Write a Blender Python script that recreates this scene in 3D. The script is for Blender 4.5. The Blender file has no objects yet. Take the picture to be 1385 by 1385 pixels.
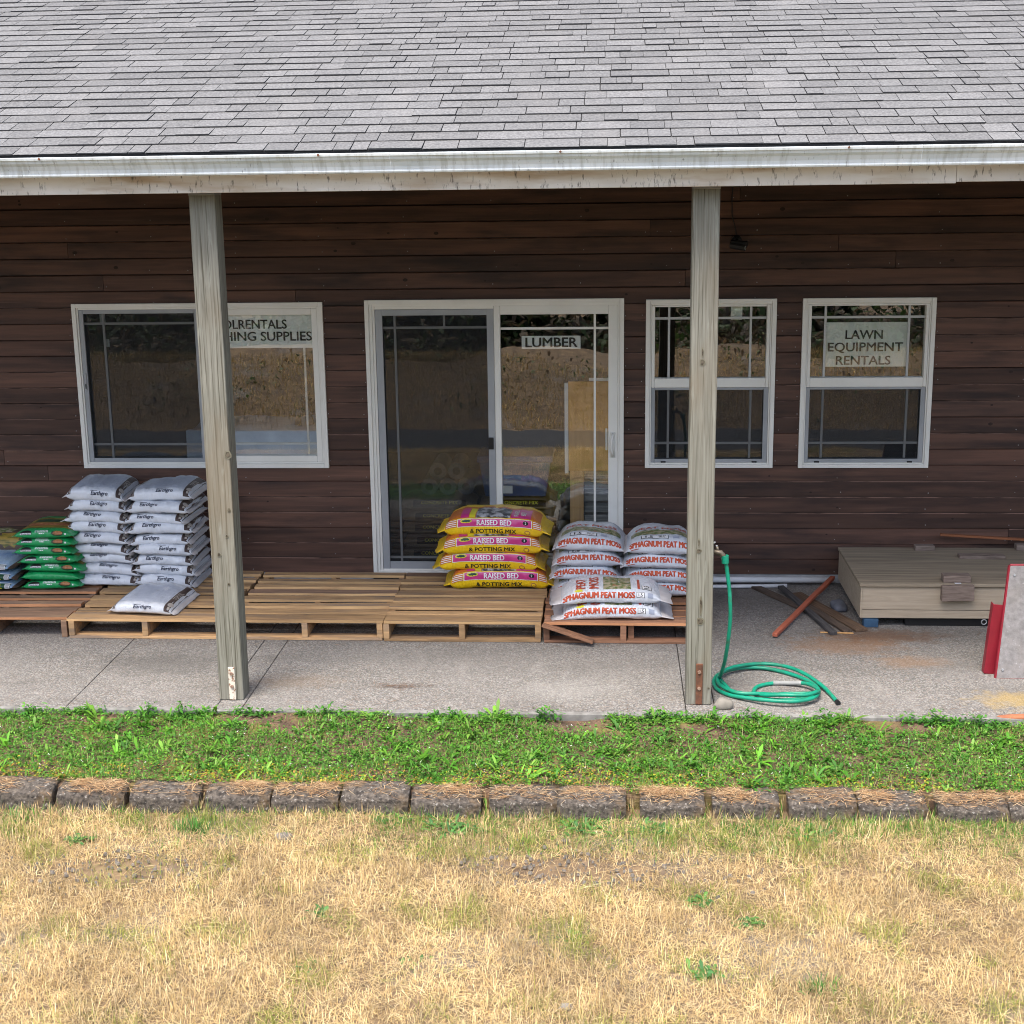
import bpy, bmesh, math, random
import numpy as np
from mathutils import Vector, Matrix, noise

random.seed(7)
RNG = np.random.default_rng(11)
PI = math.pi
R = math.radians
scene = bpy.context.scene
COL = scene.collection


def srgb(r, g, b):
    def f(c):
        c /= 255.0
        return c / 12.92 if c <= .04045 else ((c + .055) / 1.055) ** 2.4
    return (f(r), f(g), f(b))


# ------------------------------------------------------------------ materials
class NT:
    def __init__(self, m):
        self.t = m.node_tree
        self.t.nodes.clear()
        self.out = self.n('ShaderNodeOutputMaterial')

    def n(self, typ, **kw):
        nd = self.t.nodes.new(typ)
        for k, v in kw.items():
            setattr(nd, k, v)
        return nd

    def l(self, a, b):
        self.t.links.new(a, b)

    def mix(self, fac, a, b, blend='MIX'):
        nd = self.n('ShaderNodeMix', data_type='RGBA', blend_type=blend)
        for i, v in ((0, fac), (6, a), (7, b)):
            if isinstance(v, bpy.types.NodeSocket):
                self.l(v, nd.inputs[i])
            elif i == 0:
                nd.inputs[0].default_value = v
            else:
                nd.inputs[i].default_value = (*v, 1)
        return nd.outputs[2]

    def math(self, op, a, b=0.0):
        nd = self.n('ShaderNodeMath', operation=op)
        for s, v in ((nd.inputs[0], a), (nd.inputs[1], b)):
            if isinstance(v, bpy.types.NodeSocket):
                self.l(v, s)
            else:
                s.default_value = v
        return nd.outputs[0]

    def coords(self, scale=(1, 1, 1), shift=None):
        if not hasattr(self, 'tc'):
            self.tc = self.n('ShaderNodeTexCoord').outputs['Object']
            if shift is not None:
                v = self.n('ShaderNodeVectorMath', operation='SCALE')
                cb = self.n('ShaderNodeCombineXYZ')
                for i in range(3):
                    self.l(shift, cb.inputs[i])
                self.l(cb.outputs[0], v.inputs[0])
                v.inputs['Scale'].default_value = 41.7
                ad = self.n('ShaderNodeVectorMath', operation='ADD')
                self.l(self.tc, ad.inputs[0])
                self.l(v.outputs[0], ad.inputs[1])
                self.tc = ad.outputs[0]
        mp = self.n('ShaderNodeMapping')
        mp.inputs['Scale'].default_value = scale
        self.l(self.tc, mp.inputs['Vector'])
        return mp.outputs[0]

    def noise(self, scale3, s, detail=5, rough=.55, dist=0.0, shift=None):
        nd = self.n('ShaderNodeTexNoise')
        nd.inputs['Scale'].default_value = s
        nd.inputs['Detail'].default_value = detail
        nd.inputs['Roughness'].default_value = rough
        nd.inputs['Distortion'].default_value = dist
        self.l(self.coords(scale3, shift), nd.inputs['Vector'])
        return nd.outputs[0]

    def ramp(self, x, lo, hi):
        nd = self.n('ShaderNodeMapRange')
        nd.inputs['From Min'].default_value = lo
        nd.inputs['From Max'].default_value = hi
        nd.clamp = True
        self.l(x, nd.inputs['Value'])
        return nd.outputs[0]


def pmat(name, c1, c2=None, sc=(1, 1, 1), ns=6, detail=6, lo=.35, hi=.65, rough=.75, spec=.3,
         bump=0.0, bsc=None, bns=None, bdist=.003, rnd=0.0, shift=False, stains=(), coat=0, metal=0, dist=0.0):
    m = bpy.data.materials.new(name)
    m.use_nodes = True
    t = NT(m)
    b = t.n('ShaderNodeBsdfPrincipled')
    t.l(b.outputs[0], t.out.inputs[0])
    at = None
    if rnd or shift:
        a = t.n('ShaderNodeAttribute')
        a.attribute_name = 'rnd'
        at = a.outputs['Fac']
    sh = at if shift else None
    c2 = c2 or tuple(x * .8 for x in c1)
    nz = t.noise(sc, ns, detail, dist=dist, shift=sh)
    c = t.mix(t.ramp(nz, lo, hi), c1, c2)
    for (sc_c, sc_s, sn, slo, shi, amt) in stains:
        f = t.ramp(t.noise(sc_s, sn, 5, shift=sh), slo, shi)
        c = t.mix(t.math('MULTIPLY', f, amt), c, sc_c)
    if rnd:
        k = t.math('ADD', t.math('MULTIPLY', at, 2 * rnd), 1 - rnd)
        cc = t.n('ShaderNodeCombineXYZ')
        for i in range(3):
            t.l(k, cc.inputs[i])
        c = t.mix(1.0, c, cc.outputs[0], 'MULTIPLY')
    t.l(c, b.inputs['Base Color'])
    b.inputs['Roughness'].default_value = rough
    b.inputs['Specular IOR Level'].default_value = spec
    b.inputs['Metallic'].default_value = metal
    b.inputs['Coat Weight'].default_value = coat
    if bump:
        bn = t.noise(bsc or sc, bns or ns * 2, 6, .6, shift=sh)
        bp = t.n('ShaderNodeBump')
        bp.inputs['Strength'].default_value = bump
        bp.inputs['Distance'].default_value = bdist
        t.l(bn, bp.inputs['Height'])
        t.l(bp.outputs[0], b.inputs['Normal'])
    return m


def leafmat(name, trans=.3, rough=.55):
    m = bpy.data.materials.new(name)
    m.use_nodes = True
    t = NT(m)
    a = t.n('ShaderNodeAttribute')
    a.attribute_name = 'Col'
    p = t.n('ShaderNodeBsdfPrincipled')
    p.inputs['Roughness'].default_value = rough
    p.inputs['Specular IOR Level'].default_value = .25
    tr = t.n('ShaderNodeBsdfTranslucent')
    mx = t.n('ShaderNodeMixShader')
    mx.inputs[0].default_value = trans
    t.l(a.outputs['Color'], p.inputs['Base Color'])
    t.l(a.outputs['Color'], tr.inputs['Color'])
    t.l(p.outputs[0], mx.inputs[1])
    t.l(tr.outputs[0], mx.inputs[2])
    t.l(mx.outputs[0], t.out.inputs[0])
    return m


def glassmat(name, refl=.13, tint=(.93, .96, .95)):
    m = bpy.data.materials.new(name)
    m.use_nodes = True
    t = NT(m)
    tr = t.n('ShaderNodeBsdfTransparent')
    tr.inputs[0].default_value = (*tint, 1)
    gl = t.n('ShaderNodeBsdfGlossy')
    gl.inputs['Roughness'].default_value = .006
    gl.inputs[0].default_value = (.98, 1, .98, 1)
    nz = t.noise((1, 1, 1), 1.7, 2)
    bp = t.n('ShaderNodeBump')
    bp.inputs['Strength'].default_value = .05
    bp.inputs['Distance'].default_value = .02
    t.l(nz, bp.inputs['Height'])
    t.l(bp.outputs[0], gl.inputs['Normal'])
    mx = t.n('ShaderNodeMixShader')
    mx.inputs[0].default_value = refl
    t.l(tr.outputs[0], mx.inputs[1])
    t.l(gl.outputs[0], mx.inputs[2])
    t.l(mx.outputs[0], t.out.inputs[0])
    return m


def screenmat(name):
    m = bpy.data.materials.new(name)
    m.use_nodes = True
    t = NT(m)
    tr = t.n('ShaderNodeBsdfTransparent')
    d = t.n('ShaderNodeBsdfDiffuse')
    d.inputs[0].default_value = (.035, .037, .04, 1)
    mx = t.n('ShaderNodeMixShader')
    mx.inputs[0].default_value = .47
    t.l(tr.outputs[0], mx.inputs[1])
    t.l(d.outputs[0], mx.inputs[2])
    t.l(mx.outputs[0], t.out.inputs[0])
    return m


def aggregate(name):
    m = bpy.data.materials.new(name)
    m.use_nodes = True
    t = NT(m)
    b = t.n('ShaderNodeBsdfPrincipled')
    t.l(b.outputs[0], t.out.inputs[0])
    v = t.n('ShaderNodeTexVoronoi')
    v.inputs['Scale'].default_value = 115
    v.inputs['Randomness'].default_value = 1
    t.l(t.coords(), v.inputs['Vector'])
    sep = t.n('ShaderNodeSeparateColor')
    t.l(v.outputs['Color'], sep.inputs[0])
    c = t.mix(t.ramp(sep.outputs[0], .1, .95), (.135, .129, .12), (.33, .318, .30))
    c = t.mix(t.math('MULTIPLY', t.ramp(sep.outputs[1], .72, .8), .55), c, (.24, .19, .145))
    c = t.mix(t.math('MULTIPLY', t.ramp(sep.outputs[2], .8, .86), .65), c, (.10, .10, .105))
    c = t.mix(t.math('MULTIPLY', t.ramp(v.outputs['Distance'], .45, .85), .55), c, (.13, .125, .115))
    big = t.noise((1, 1, 1), 1.3, 4)
    c = t.mix(t.math('MULTIPLY', t.ramp(big, .42, .7), .35), c, (.22, .21, .2))
    fine = t.noise((1, 1, 1), 9, 5)
    c = t.mix(t.math('MULTIPLY', t.ramp(fine, .5, .75), .2), c, (.18, .165, .15))
    # worn rust / dust stains of the paving itself
    geo = t.n('ShaderNodeNewGeometry')

    def spot(x, y, rx, ry, col, amt):
        nonlocal c
        s = t.n('ShaderNodeVectorMath', operation='SUBTRACT')
        t.l(geo.outputs['Position'], s.inputs[0])
        s.inputs[1].default_value = (x, y, 0)
        mlt = t.n('ShaderNodeVectorMath', operation='MULTIPLY')
        t.l(s.outputs[0], mlt.inputs[0])
        mlt.inputs[1].default_value = (1 / rx, 1 / ry, 0)
        ln = t.n('ShaderNodeVectorMath', operation='LENGTH')
        t.l(mlt.outputs[0], ln.inputs[0])
        n2 = t.noise((1, 1, 1), 11, 6, .7)
        d = t.math('ADD', ln.outputs['Value'], t.math('MULTIPLY', t.math('SUBTRACT', n2, .5), 2.6))
        f = t.math('SUBTRACT', 1.0, t.ramp(d, .35, 1.1))
        c = t.mix(t.math('MULTIPLY', f, amt), c, col)
    wear = t.noise((.5, 2.2, 1), 2.1, 6, .65)
    c = t.mix(t.math('MULTIPLY', t.ramp(wear, .5, .72), .45), c, (.11, .10, .09))
    wear2 = t.noise((2.0, .6, 1), 3.3, 5, .6)
    c = t.mix(t.math('MULTIPLY', t.ramp(wear2, .58, .75), .35), c, (.33, .315, .29))
    spot(3.45, -1.25, .45, .16, (.20, .095, .04), .75)
    spot(-1.0, -1.9, .5, .25, (.10, .095, .09), .5)
    spot(1.5, -2.3, .35, .2, (.30, .29, .27), .4)
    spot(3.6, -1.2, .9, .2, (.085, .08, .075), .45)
    spot(3.2, -1.45, .4, .2, (.25, .13, .06), .5)
    spot(3.55, -1.75, .25, .14, (.28, .16, .08), .45)
    spot(4.05, -2.4, .3, .17, (.33, .235, .085), .7)
    spot(-.15, -2.2, .3, .14, (.17, .12, .08), .4)
    spot(2.75, -.5, .5, .35, (.12, .11, .1), .5)
    spot(0.5, -1.75, 1.2, .2, (.17, .16, .15), .3)
    t.l(c, b.inputs['Base Color'])
    b.inputs['Roughness'].default_value = .9
    b.inputs['Specular IOR Level'].default_value = .2
    bp = t.n('ShaderNodeBump')
    bp.inputs['Strength'].default_value = .7
    bp.inputs['Distance'].default_value = .004
    inv = t.math('SUBTRACT', 1.0, v.outputs['Distance'])
    t.l(inv, bp.inputs['Height'])
    t.l(bp.outputs[0], b.inputs['Normal'])
    return m


M = {}
M['siding'] = pmat('siding_stain', (.122, .060, .040), (.058, .030, .0215), sc=(.5, 22, 9), ns=2.2, rough=.62, spec=.35,
                   bump=.35, bsc=(1.2, 60, 40), bns=3, rnd=.36, shift=True,
                   stains=(((.018, .0125, .012), (1.0, 5, 5), 1.7, .50, .72, .75), ((.17, .10, .075), (.7, 26, 26), 2.2, .62, .78, .4), ((.13, .075, .055), (.5, 3, 3), 1.3, .55, .8, .35)))
M['litrawedge'] = pmat('siding_edge', (.27, .16, .12), (.09, .055, .043), sc=(2, 10, 10), ns=3, lo=.45, hi=.6)  # raw board edge; skylight caught along it is put into the pale tone
M['knot'] = pmat('wood_knot', (.022, .014, .011), (.04, .025, .018), ns=40)
M['nail'] = pmat('nail_head', (.30, .28, .27), (.2, .18, .17), rough=.5, spec=.5)
M['vinyl'] = pmat('white_vinyl', (.80, .78, .72), (.74, .72, .66), ns=3, rough=.42, spec=.45,
                  stains=(((.5, .47, .4), (1, 1, 1), 9, .6, .85, .25),))
M['screenframe'] = pmat('grey_screen_frame', (.36, .37, .38), (.30, .31, .32), ns=4, rough=.45, spec=.45)
M['muntin'] = pmat('grey_muntin', (.52, .52, .50), (.46, .46, .44), ns=4, rough=.45)
M['glass'] = glassmat('window_glass', .2)
M['screen'] = screenmat('insect_screen')
M['black'] = pmat('black_plastic', (.012, .012, .013), ns=8, rough=.45, spec=.4)
M['paper'] = pmat('paper', (.78, .79, .77), (.72, .73, .71), ns=5, rough=.6)
M['paperdim'] = pmat('yellowed_paper', (.68, .70, .64), (.60, .62, .56), ns=4, rough=.6)
M['ink'] = pmat('black_ink', (.012, .012, .013), ns=8, rough=.6)
M['gutter'] = pmat('gutter_enamel', (.66, .69, .68), (.54, .58, .58), sc=(1, 1, 3), ns=3, rough=.4, spec=.45,
                   stains=(((.34, .35, .31), (16, 3, 2.2), 2.5, .48, .72, .7), ((.10, .10, .09), (34, 20, 8), 2.4, .64, .72, .7)))
M['fascia'] = pmat('weathered_white_paint', (.66, .62, .56), (.55, .50, .43), sc=(1, 1, 2), ns=3, rough=.7,
                   stains=(((.34, .22, .11), (.9, 3, 6), 1.7, .46, .70, .85), ((.06, .05, .04), (30, 20, 9), 2.3, .58, .70, .8),
                           ((.8, .8, .78), (2, 2, 9), 1.5, .6, .75, .5)))
M['post'] = pmat('treated_post_wood', (.262, .255, .212), (.148, .142, .114), sc=(26, 26, .9), ns=2.4, dist=1.2, rough=.8, spec=.2,
                 bump=.4, bsc=(40, 40, 1.2), bns=3, lo=.3, hi=.68,
                 stains=(((.075, .068, .048), (36, 36, .6), 2.4, .55, .63, .8), ((.19, .15, .10), (2, 2, .8), 1.6, .50, .72, .6), ((.34, .35, .30), (9, 9, 1.2), 2.6, .62, .72, .5)))
M['postknot'] = pmat('post_knot', (.05, .04, .028), (.12, .10, .07), ns=60, lo=.4, hi=.6)
M['postdark'] = pmat('post_foot_stain', (.12, .105, .07), (.20, .19, .14), sc=(20, 20, 1.2), ns=2.2, lo=.4, hi=.6, rough=.85)
M['rust'] = pmat('rusty_steel', (.16, .065, .035), (.09, .045, .03), ns=30, rough=.85, bump=.3, bns=90,
                 stains=(((.25, .12, .06), (1, 1, 1), 22, .55, .7, .6),))
M['flake'] = pmat('flaking_white_paint', (.62, .57, .48), (.24, .13, .08), ns=45, lo=.5, hi=.6, rough=.8)
M['bolt'] = pmat('bolt', (.42, .28, .21), (.26, .16, .12), ns=60, rough=.55, metal=.3)
M['capplate'] = pmat('post_cap_wood', (.30, .30, .29), (.22, .22, .21), sc=(3, 3, 20), ns=3)
M['shingle'] = pmat('asphalt_shingle', (.195, .193, .19), (.10, .099, .098), ns=75, detail=6, rough=.95, spec=.1, rnd=.12, lo=.33, hi=.67,
                    bump=.5, bns=260, bdist=.002,
                    stains=(((.12, .12, .12), (.55, .3, .3), 1.6, .52, .8, .4), ((.22, .21, .20), (3, 1, 1), 1.3, .55, .8, .35),
                            ((.09, .09, .09), (8, 5, 5), 3, .7, .8, .4)))
M['shingleedge'] = pmat('cut_shingle_edge', (.05, .05, .052), (.03, .03, .032), ns=60, rough=.95)
M['deck'] = pmat('roof_felt', (.035, .035, .037), ns=6, rough=.95)
M['soffit'] = pmat('soffit_board', (.055, .04, .033), (.035, .028, .026), sc=(1, 12, 4), ns=2)
M['aggregate'] = aggregate('exposed_aggregate_concrete')
M['foundation'] = pmat('foundation_concrete', (.38, .39, .40), (.25, .26, .27), ns=9, bump=.3)
M['slabedge'] = pmat('trowelled_concrete_edge', (.26, .255, .24), (.15, .145, .135), ns=16, rough=.9, bump=.3, bns=70)
M['soil'] = pmat('soil', (.15, .095, .062), (.075, .05, .034), ns=14, detail=8, rough=.95, bump=.8, bns=40, bdist=.012,
                 stains=(((.16, .15, .03), (1, 1, 1), 5, .5, .65, .6), ((.24, .18, .12), (1, 1, 1), 30, .6, .7, .6)))
M['lawn'] = pmat('dry_lawn_soil', (.22, .15, .085), (.12, .082, .052), ns=9, detail=9, rough=.97, bump=.8, bns=60, bdist=.01,
                 stains=(((.19, .17, .15), (1, 1, 1), 1.7, .56, .68, .7), ((.30, .21, .11), (1, 1, 1), 3.5, .55, .75, .5)))
M['asphalt'] = pmat('asphalt', (.05, .05, .052), (.035, .035, .037), ns=40, rough=.9, bump=.4, bns=150)
M['block'] = pmat('weathered_concrete_block', (.15, .128, .105), (.032, .028, .025), ns=44, detail=9, rough=.95, bump=1.0, bns=70, bdist=.012,
                  stains=(((.34, .32, .29), (1, 1, 1), 60, .62, .67, .8), ((.20, .125, .055), (1, 1, 1), 7, .52, .68, .6)))
M['palechip'] = pmat('pale_concrete_chip', (.33, .32, .30), (.2, .19, .18), ns=30, bump=.5, bns=80)
M['pallet'] = pmat('pallet_wood', (.49, .31, .155), (.28, .175, .09), sc=(1.2, 16, 16), ns=2.6, dist=.8, rough=.82, rnd=.3, shift=True, bump=.35, bsc=(2, 40, 40), bns=3,
                   stains=(((.15, .125, .11), (1.0, 7, 7), 1.7, .50, .68, .75), ((.06, .045, .035), (3, 18, 18), 1.6, .68, .74, .8)))
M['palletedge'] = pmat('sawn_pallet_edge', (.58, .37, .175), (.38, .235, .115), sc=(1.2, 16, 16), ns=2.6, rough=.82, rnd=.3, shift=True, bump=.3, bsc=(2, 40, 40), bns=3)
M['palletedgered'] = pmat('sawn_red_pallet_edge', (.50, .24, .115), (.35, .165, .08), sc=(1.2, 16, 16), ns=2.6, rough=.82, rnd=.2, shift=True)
M['palletold'] = pmat('old_pallet_wood', (.30, .185, .12), (.17, .11, .075), sc=(1.2, 16, 16), ns=2.6, dist=.8, rough=.85, rnd=.25, shift=True, bump=.35, bsc=(2, 40, 40), bns=3,
                      stains=(((.42, .29, .17), (1, 9, 9), 2, .56, .7, .6), ((.10, .085, .08), (1.4, 6, 6), 1.7, .6, .72, .6)))
M['palletred'] = pmat('red_pallet_wood', (.33, .17, .10), (.19, .10, .062), sc=(1.2, 16, 16), ns=2.6, dist=.8, rough=.85, rnd=.3, shift=True, bump=.35, bsc=(2, 40, 40), bns=3,
                      stains=(((.10, .07, .055), (1.4, 6, 6), 1.7, .58, .72, .7),))
WR = dict(bump=.9, bsc=(10, 4, 5), bns=2.6, bdist=.016)
M['bagwhite'] = pmat('white_bag_plastic', (.66, .69, .74), (.60, .635, .69), ns=4, rough=.27, spec=.5, **WR)
M['bagpale'] = pmat('bag_crimp_plastic', (.60, .58, .585), (.52, .49, .49), ns=14, rough=.45)
M['baggrey'] = pmat('bag_grey_print', (.40, .44, .52), (.45, .49, .57), sc=(1, 1, 1), ns=14, rough=.4, **WR)
M['bagbrown'] = pmat('bag_brown_print', (.055, .038, .034), (.085, .06, .052), ns=16, rough=.4)
M['bagprint'] = pmat('bag_faint_print', (.38, .42, .52), ns=9, rough=.45)
M['navy'] = pmat('navy_print', (.015, .02, .05), ns=9, rough=.4)
M['tan'] = pmat('tan_print', (.50, .46, .42), ns=9, rough=.4)
M['baggreen'] = pmat('green_bag_plastic', (.012, .31, .095), (.01, .25, .07), ns=5, rough=.28, spec=.55, **WR)
M['bagcream'] = pmat('cream_print', (.78, .80, .74), ns=9, rough=.4)
M['bagterra'] = pmat('brown_picture_print', (.42, .19, .08), (.20, .075, .03), ns=60, detail=3, rough=.4)
M['bagdkgreen'] = pmat('dark_green_print', (.012, .05, .03), (.02, .075, .03), ns=20, rough=.35)
M['bagochre'] = pmat('ochre_picture_print', (.30, .21, .045), (.10, .10, .02), sc=(1, 6, 6), ns=9, lo=.45, hi=.6, rough=.4)
M['bagblue'] = pmat('blue_bag_plastic', (.12, .26, .52), (.45, .60, .75), ns=5, rough=.3, spec=.5, **WR)
M['bagsoilbrown'] = pmat('brown_bag_plastic', (.065, .045, .035), (.10, .07, .055), ns=12, rough=.4)
M['bagyellow'] = pmat('yellow_bag_plastic', (.86, .58, .012), (.80, .49, .012), ns=5, rough=.28, spec=.55, **WR)
M['pink'] = pmat('pink_print', (.60, .045, .24), (.52, .035, .19), ns=7, rough=.28, spec=.5)
M['orangeprint'] = pmat('orange_print', (.62, .20, .03), (.50, .13, .03), sc=(4, 60, 60), ns=4, lo=.45, hi=.55, rough=.35)
M['greypicture'] = pmat('grey_picture_print', (.05, .05, .055), (.45, .45, .46), ns=22, lo=.46, hi=.6, rough=.35)
M['whiteprint'] = pmat('white_print', (.85, .85, .86), ns=9, rough=.4)
M['yellowprint'] = pmat('yellow_print', (.78, .72, .05), ns=9, rough=.4)
M['redprint'] = pmat('red_print', (.50, .085, .035), (.42, .065, .03), ns=12, rough=.4)
M['gardenpicture'] = pmat('garden_picture_print', (.10, .15, .035), (.38, .33, .22), ns=34, lo=.42, hi=.6, rough=.4,
                          stains=(((.40, .14, .06), (1, 1, 1), 28, .60, .66, .8), ((.55, .56, .54), (1, 1, 1), 22, .62, .68, .7), ((.03, .05, .02), (1, 1, 1), 26, .62, .7, .7)))
M['boxside'] = pmat('beige_fibre_siding', (.44, .365, .27), (.36, .295, .215), sc=(1.0, 8, 14), ns=2.4, dist=1.4, rough=.75, bump=.5, bsc=(1.2, 20, 34), bns=2.4, bdist=.004)
M['boxtop'] = pmat('weathered_lid_board', (.32, .265, .19), (.21, .17, .12), sc=(.8, 16, 6), ns=2.4, dist=.6, rough=.85, bump=.3, bsc=(1.2, 40, 10), bns=3,
                   stains=(((.15, .13, .10), (.8, 7, 3), 2.0, .56, .72, .5),))
M['blockwood'] = pmat('weathered_wood_block', (.26, .20, .165), (.14, .105, .085), sc=(3, 24, 24), ns=3, rough=.88, bump=.6, bsc=(4, 50, 50), bns=3)
M['lath'] = pmat('red_brown_lath', (.30, .115, .05), (.22, .08, .035), sc=(2, 20, 20), ns=3, rough=.7)
M['redwood'] = pmat('red_painted_stick', (.44, .13, .075), (.34, .09, .05), sc=(2, 18, 18), ns=3, rough=.75, stains=(((.5, .25, .16), (2, 20, 20), 3, .58, .7, .5),))
M['plankdark'] = pmat('dark_rotting_plank', (.11, .08, .06), (.055, .042, .035), sc=(1.6, 18, 18), ns=3, rough=.9, bump=.6, bsc=(2, 40, 40), bns=3,
                      stains=(((.20, .13, .08), (1.4, 14, 14), 2, .58, .7, .6),))
M['plankgrey'] = pmat('grey_plank', (.085, .08, .08), (.04, .038, .04), sc=(1.6, 18, 18), ns=3, rough=.9, bump=.6, bsc=(2, 40, 40), bns=3)
M['plankbrown'] = pmat('brown_plank', (.15, .095, .06), (.085, .055, .036), sc=(1.6, 18, 18), ns=3, rough=.9, bump=.6, bsc=(2, 40, 40), bns=3)
M['bluewood'] = pmat('blue_painted_block', (.04, .095, .17), (.03, .07, .13), ns=20, rough=.7)
M['slate'] = pmat('blue_grey_stone', (.13, .14, .17), (.08, .085, .10), ns=9, rough=.85, bump=.5)
M['rock'] = pmat('pale_river_rock', (.26, .24, .21), (.18, .165, .14), ns=8, rough=.9, bump=.4, bns=30)
M['pvc'] = pmat('white_pvc', (.66, .68, .70), (.58, .60, .62), ns=3, rough=.4, spec=.45)
M['hose'] = pmat('green_hose_rubber', (.006, .27, .165), (.008, .20, .12), ns=14, rough=.42, spec=.45, stains=(((.06, .12, .075), (1, 1, 1), 26, .55, .72, .6), ((.10, .30, .22), (1, 1, 1), 9, .6, .75, .4)))
M['hosegrey'] = pmat('grey_hose_sleeve', (.30, .31, .30), ns=20, rough=.6)
M['brass'] = pmat('aged_brass_tap', (.25, .21, .16), (.16, .13, .10), ns=40, rough=.5, metal=.6)
M['tapwhite'] = pmat('white_tap_handle', (.72, .72, .70), ns=9, rough=.5)
M['redmetal'] = pmat('red_painted_steel', (.25, .012, .026), (.20, .010, .02), ns=9, rough=.42, spec=.45, stains=(((.16, .03, .03), (1, 1, 1), 18, .6, .75, .5),))
M['greyboard'] = pmat('grey_carpeted_board', (.28, .265, .262), (.19, .18, .175), ns=30, detail=8, rough=.9, bump=.5, bns=120,
                      stains=(((.26, .235, .21), (1, 1, 1), 5, .52, .7, .5), ((.55, .55, .55), (1, 1, 1), 45, .66, .72, .6)))
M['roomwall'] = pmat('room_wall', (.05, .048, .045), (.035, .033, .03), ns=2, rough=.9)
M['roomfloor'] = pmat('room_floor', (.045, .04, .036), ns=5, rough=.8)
M['ply'] = pmat('plywood', (.58, .31, .085), (.48, .24, .06), sc=(8, 8, 1.5), ns=3, rough=.7)
M['stud'] = pmat('stud_wood', (.55, .33, .14), (.42, .24, .10), sc=(14, 14, 1), ns=3, rough=.7)
M['sheetstack'] = pmat('sheet_stack', (.30, .30, .29), (.12, .12, .12), sc=(.5, .5, 30), ns=2, lo=.45, hi=.55)
M['bluebin'] = pmat('blue_bin_plastic', (.05, .11, .26), (.04, .09, .22), ns=5, rough=.4)
M['cement'] = pmat('cement_bag_paper', (.33, .25, .16), (.24, .18, .12), ns=7, rough=.8, bump=.4)
M['paleblue'] = pmat('pale_blue_sheet', (.72, .80, .90), (.55, .64, .76), ns=6, rough=.7, bump=.5)
M['rollend'] = pmat('grey_roll', (.13, .135, .145), (.08, .085, .09), ns=20, rough=.6)
M['bark'] = pmat('bark', (.08, .06, .045), (.05, .04, .03), ns=9)
M['weed'] = leafmat('weed_leaves', .28, .5)
M['straw'] = leafmat('straw_blades', .22, .6)
M['leafwood'] = leafmat('tree_leaves', .3, .5)
M['pebble'] = pmat('grey_pebble', (.22, .195, .165), (.10, .09, .078), ns=20, rough=.9)
M['brick'] = pmat('terracotta_fragment', (.36, .14, .07), (.26, .10, .055), ns=20, rough=.9, bump=.4)


# ------------------------------------------------------------------ mesh building
class MB:
    def __init__(self):
        self.v, self.f, self.m, self.r = [], [], [], []
        self.mats = []

    def mi(self, mat):
        if mat not in self.mats:
            self.mats.append(mat)
        return self.mats.index(mat)

    def add(self, vs, fs, mat, rnd=None):
        o = len(self.v)
        self.v += [tuple(p) for p in vs]
        k = self.mi(mat)
        rnd = random.random() if rnd is None else rnd
        for f in fs:
            self.f.append(tuple(i + o for i in f))
            self.m.append(k)
            self.r.append(rnd)

    def box(self, x0, x1, y0, y1, z0, z1, mat, rnd=None, X=None):
        vs = [(x0, y0, z0), (x1, y0, z0), (x1, y1, z0), (x0, y1, z0), (x0, y0, z1), (x1, y0, z1), (x1, y1, z1), (x0, y1, z1)]
        if X is not None:
            vs = [X @ Vector(p) for p in vs]
        self.add(vs, [(0, 3, 2, 1), (4, 5, 6, 7), (0, 1, 5, 4), (1, 2, 6, 5), (2, 3, 7, 6), (3, 0, 4, 7)], mat, rnd)

    def hexa(self, vs, mat, rnd=None):
        self.add(vs, [(0, 3, 2, 1), (4, 5, 6, 7), (0, 1, 5, 4), (1, 2, 6, 5), (2, 3, 7, 6), (3, 0, 4, 7)], mat, rnd)

    def prism_x(self, prof, x0, x1, mat, rnd=None):          # prof: (y, z) ring
        n = len(prof)
        vs = [(x0, y, z) for y, z in prof] + [(x1, y, z) for y, z in prof]
        fs = [(i, (i + 1) % n, n + (i + 1) % n, n + i) for i in range(n)]
        fs += [tuple(reversed(range(n))), tuple(range(n, 2 * n))]
        self.add(vs, fs, mat, rnd)

    def tube(self, path, r, mat, seg=12, cap=True, rads=None):
        P = [Vector(p) for p in path]
        n = len(P)
        vs, fs = [], []
        up = None
        for i, p in enumerate(P):
            d = (P[min(i + 1, n - 1)] - P[max(i - 1, 0)]).normalized()
            if up is None:
                up = d.orthogonal().normalized()
            up = (up - d * up.dot(d))
            up = up.normalized() if up.length > 1e-6 else d.orthogonal().normalized()
            s = d.cross(up)
            rr = rads[i] if rads else r
            for k in range(seg):
                a = 2 * PI * k / seg
                vs.append(p + up * (math.cos(a) * rr) + s * (math.sin(a) * rr))
        for i in range(n - 1):
            for k in range(seg):
                a, b = i * seg + k, i * seg + (k + 1) % seg
                fs.append((a, b, b + seg, a + seg))
        if cap:
            fs.append(tuple(reversed(range(seg))))
            fs.append(tuple(range((n - 1) * seg, n * seg)))
        self.add(vs, fs, mat)

    def disc(self, c, r, axis, mat, h=.004, seg=12):
        a = Vector(axis).normalized()
        self.tube([Vector(c), Vector(c) + a * h], r, mat, seg)

    def mesh(self, name, smooth=False):
        me = bpy.data.meshes.new(name)
        me.from_pydata(self.v, [], self.f)
        for mt in self.mats:
            me.materials.append(mt)
        me.polygons.foreach_set('material_index', self.m)
        a = me.attributes.new('rnd', 'FLOAT', 'FACE')
        a.data.foreach_set('value', self.r)
        if smooth:
            me.polygons.foreach_set('use_smooth', [True] * len(self.f))
        me.update()
        return me


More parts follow.
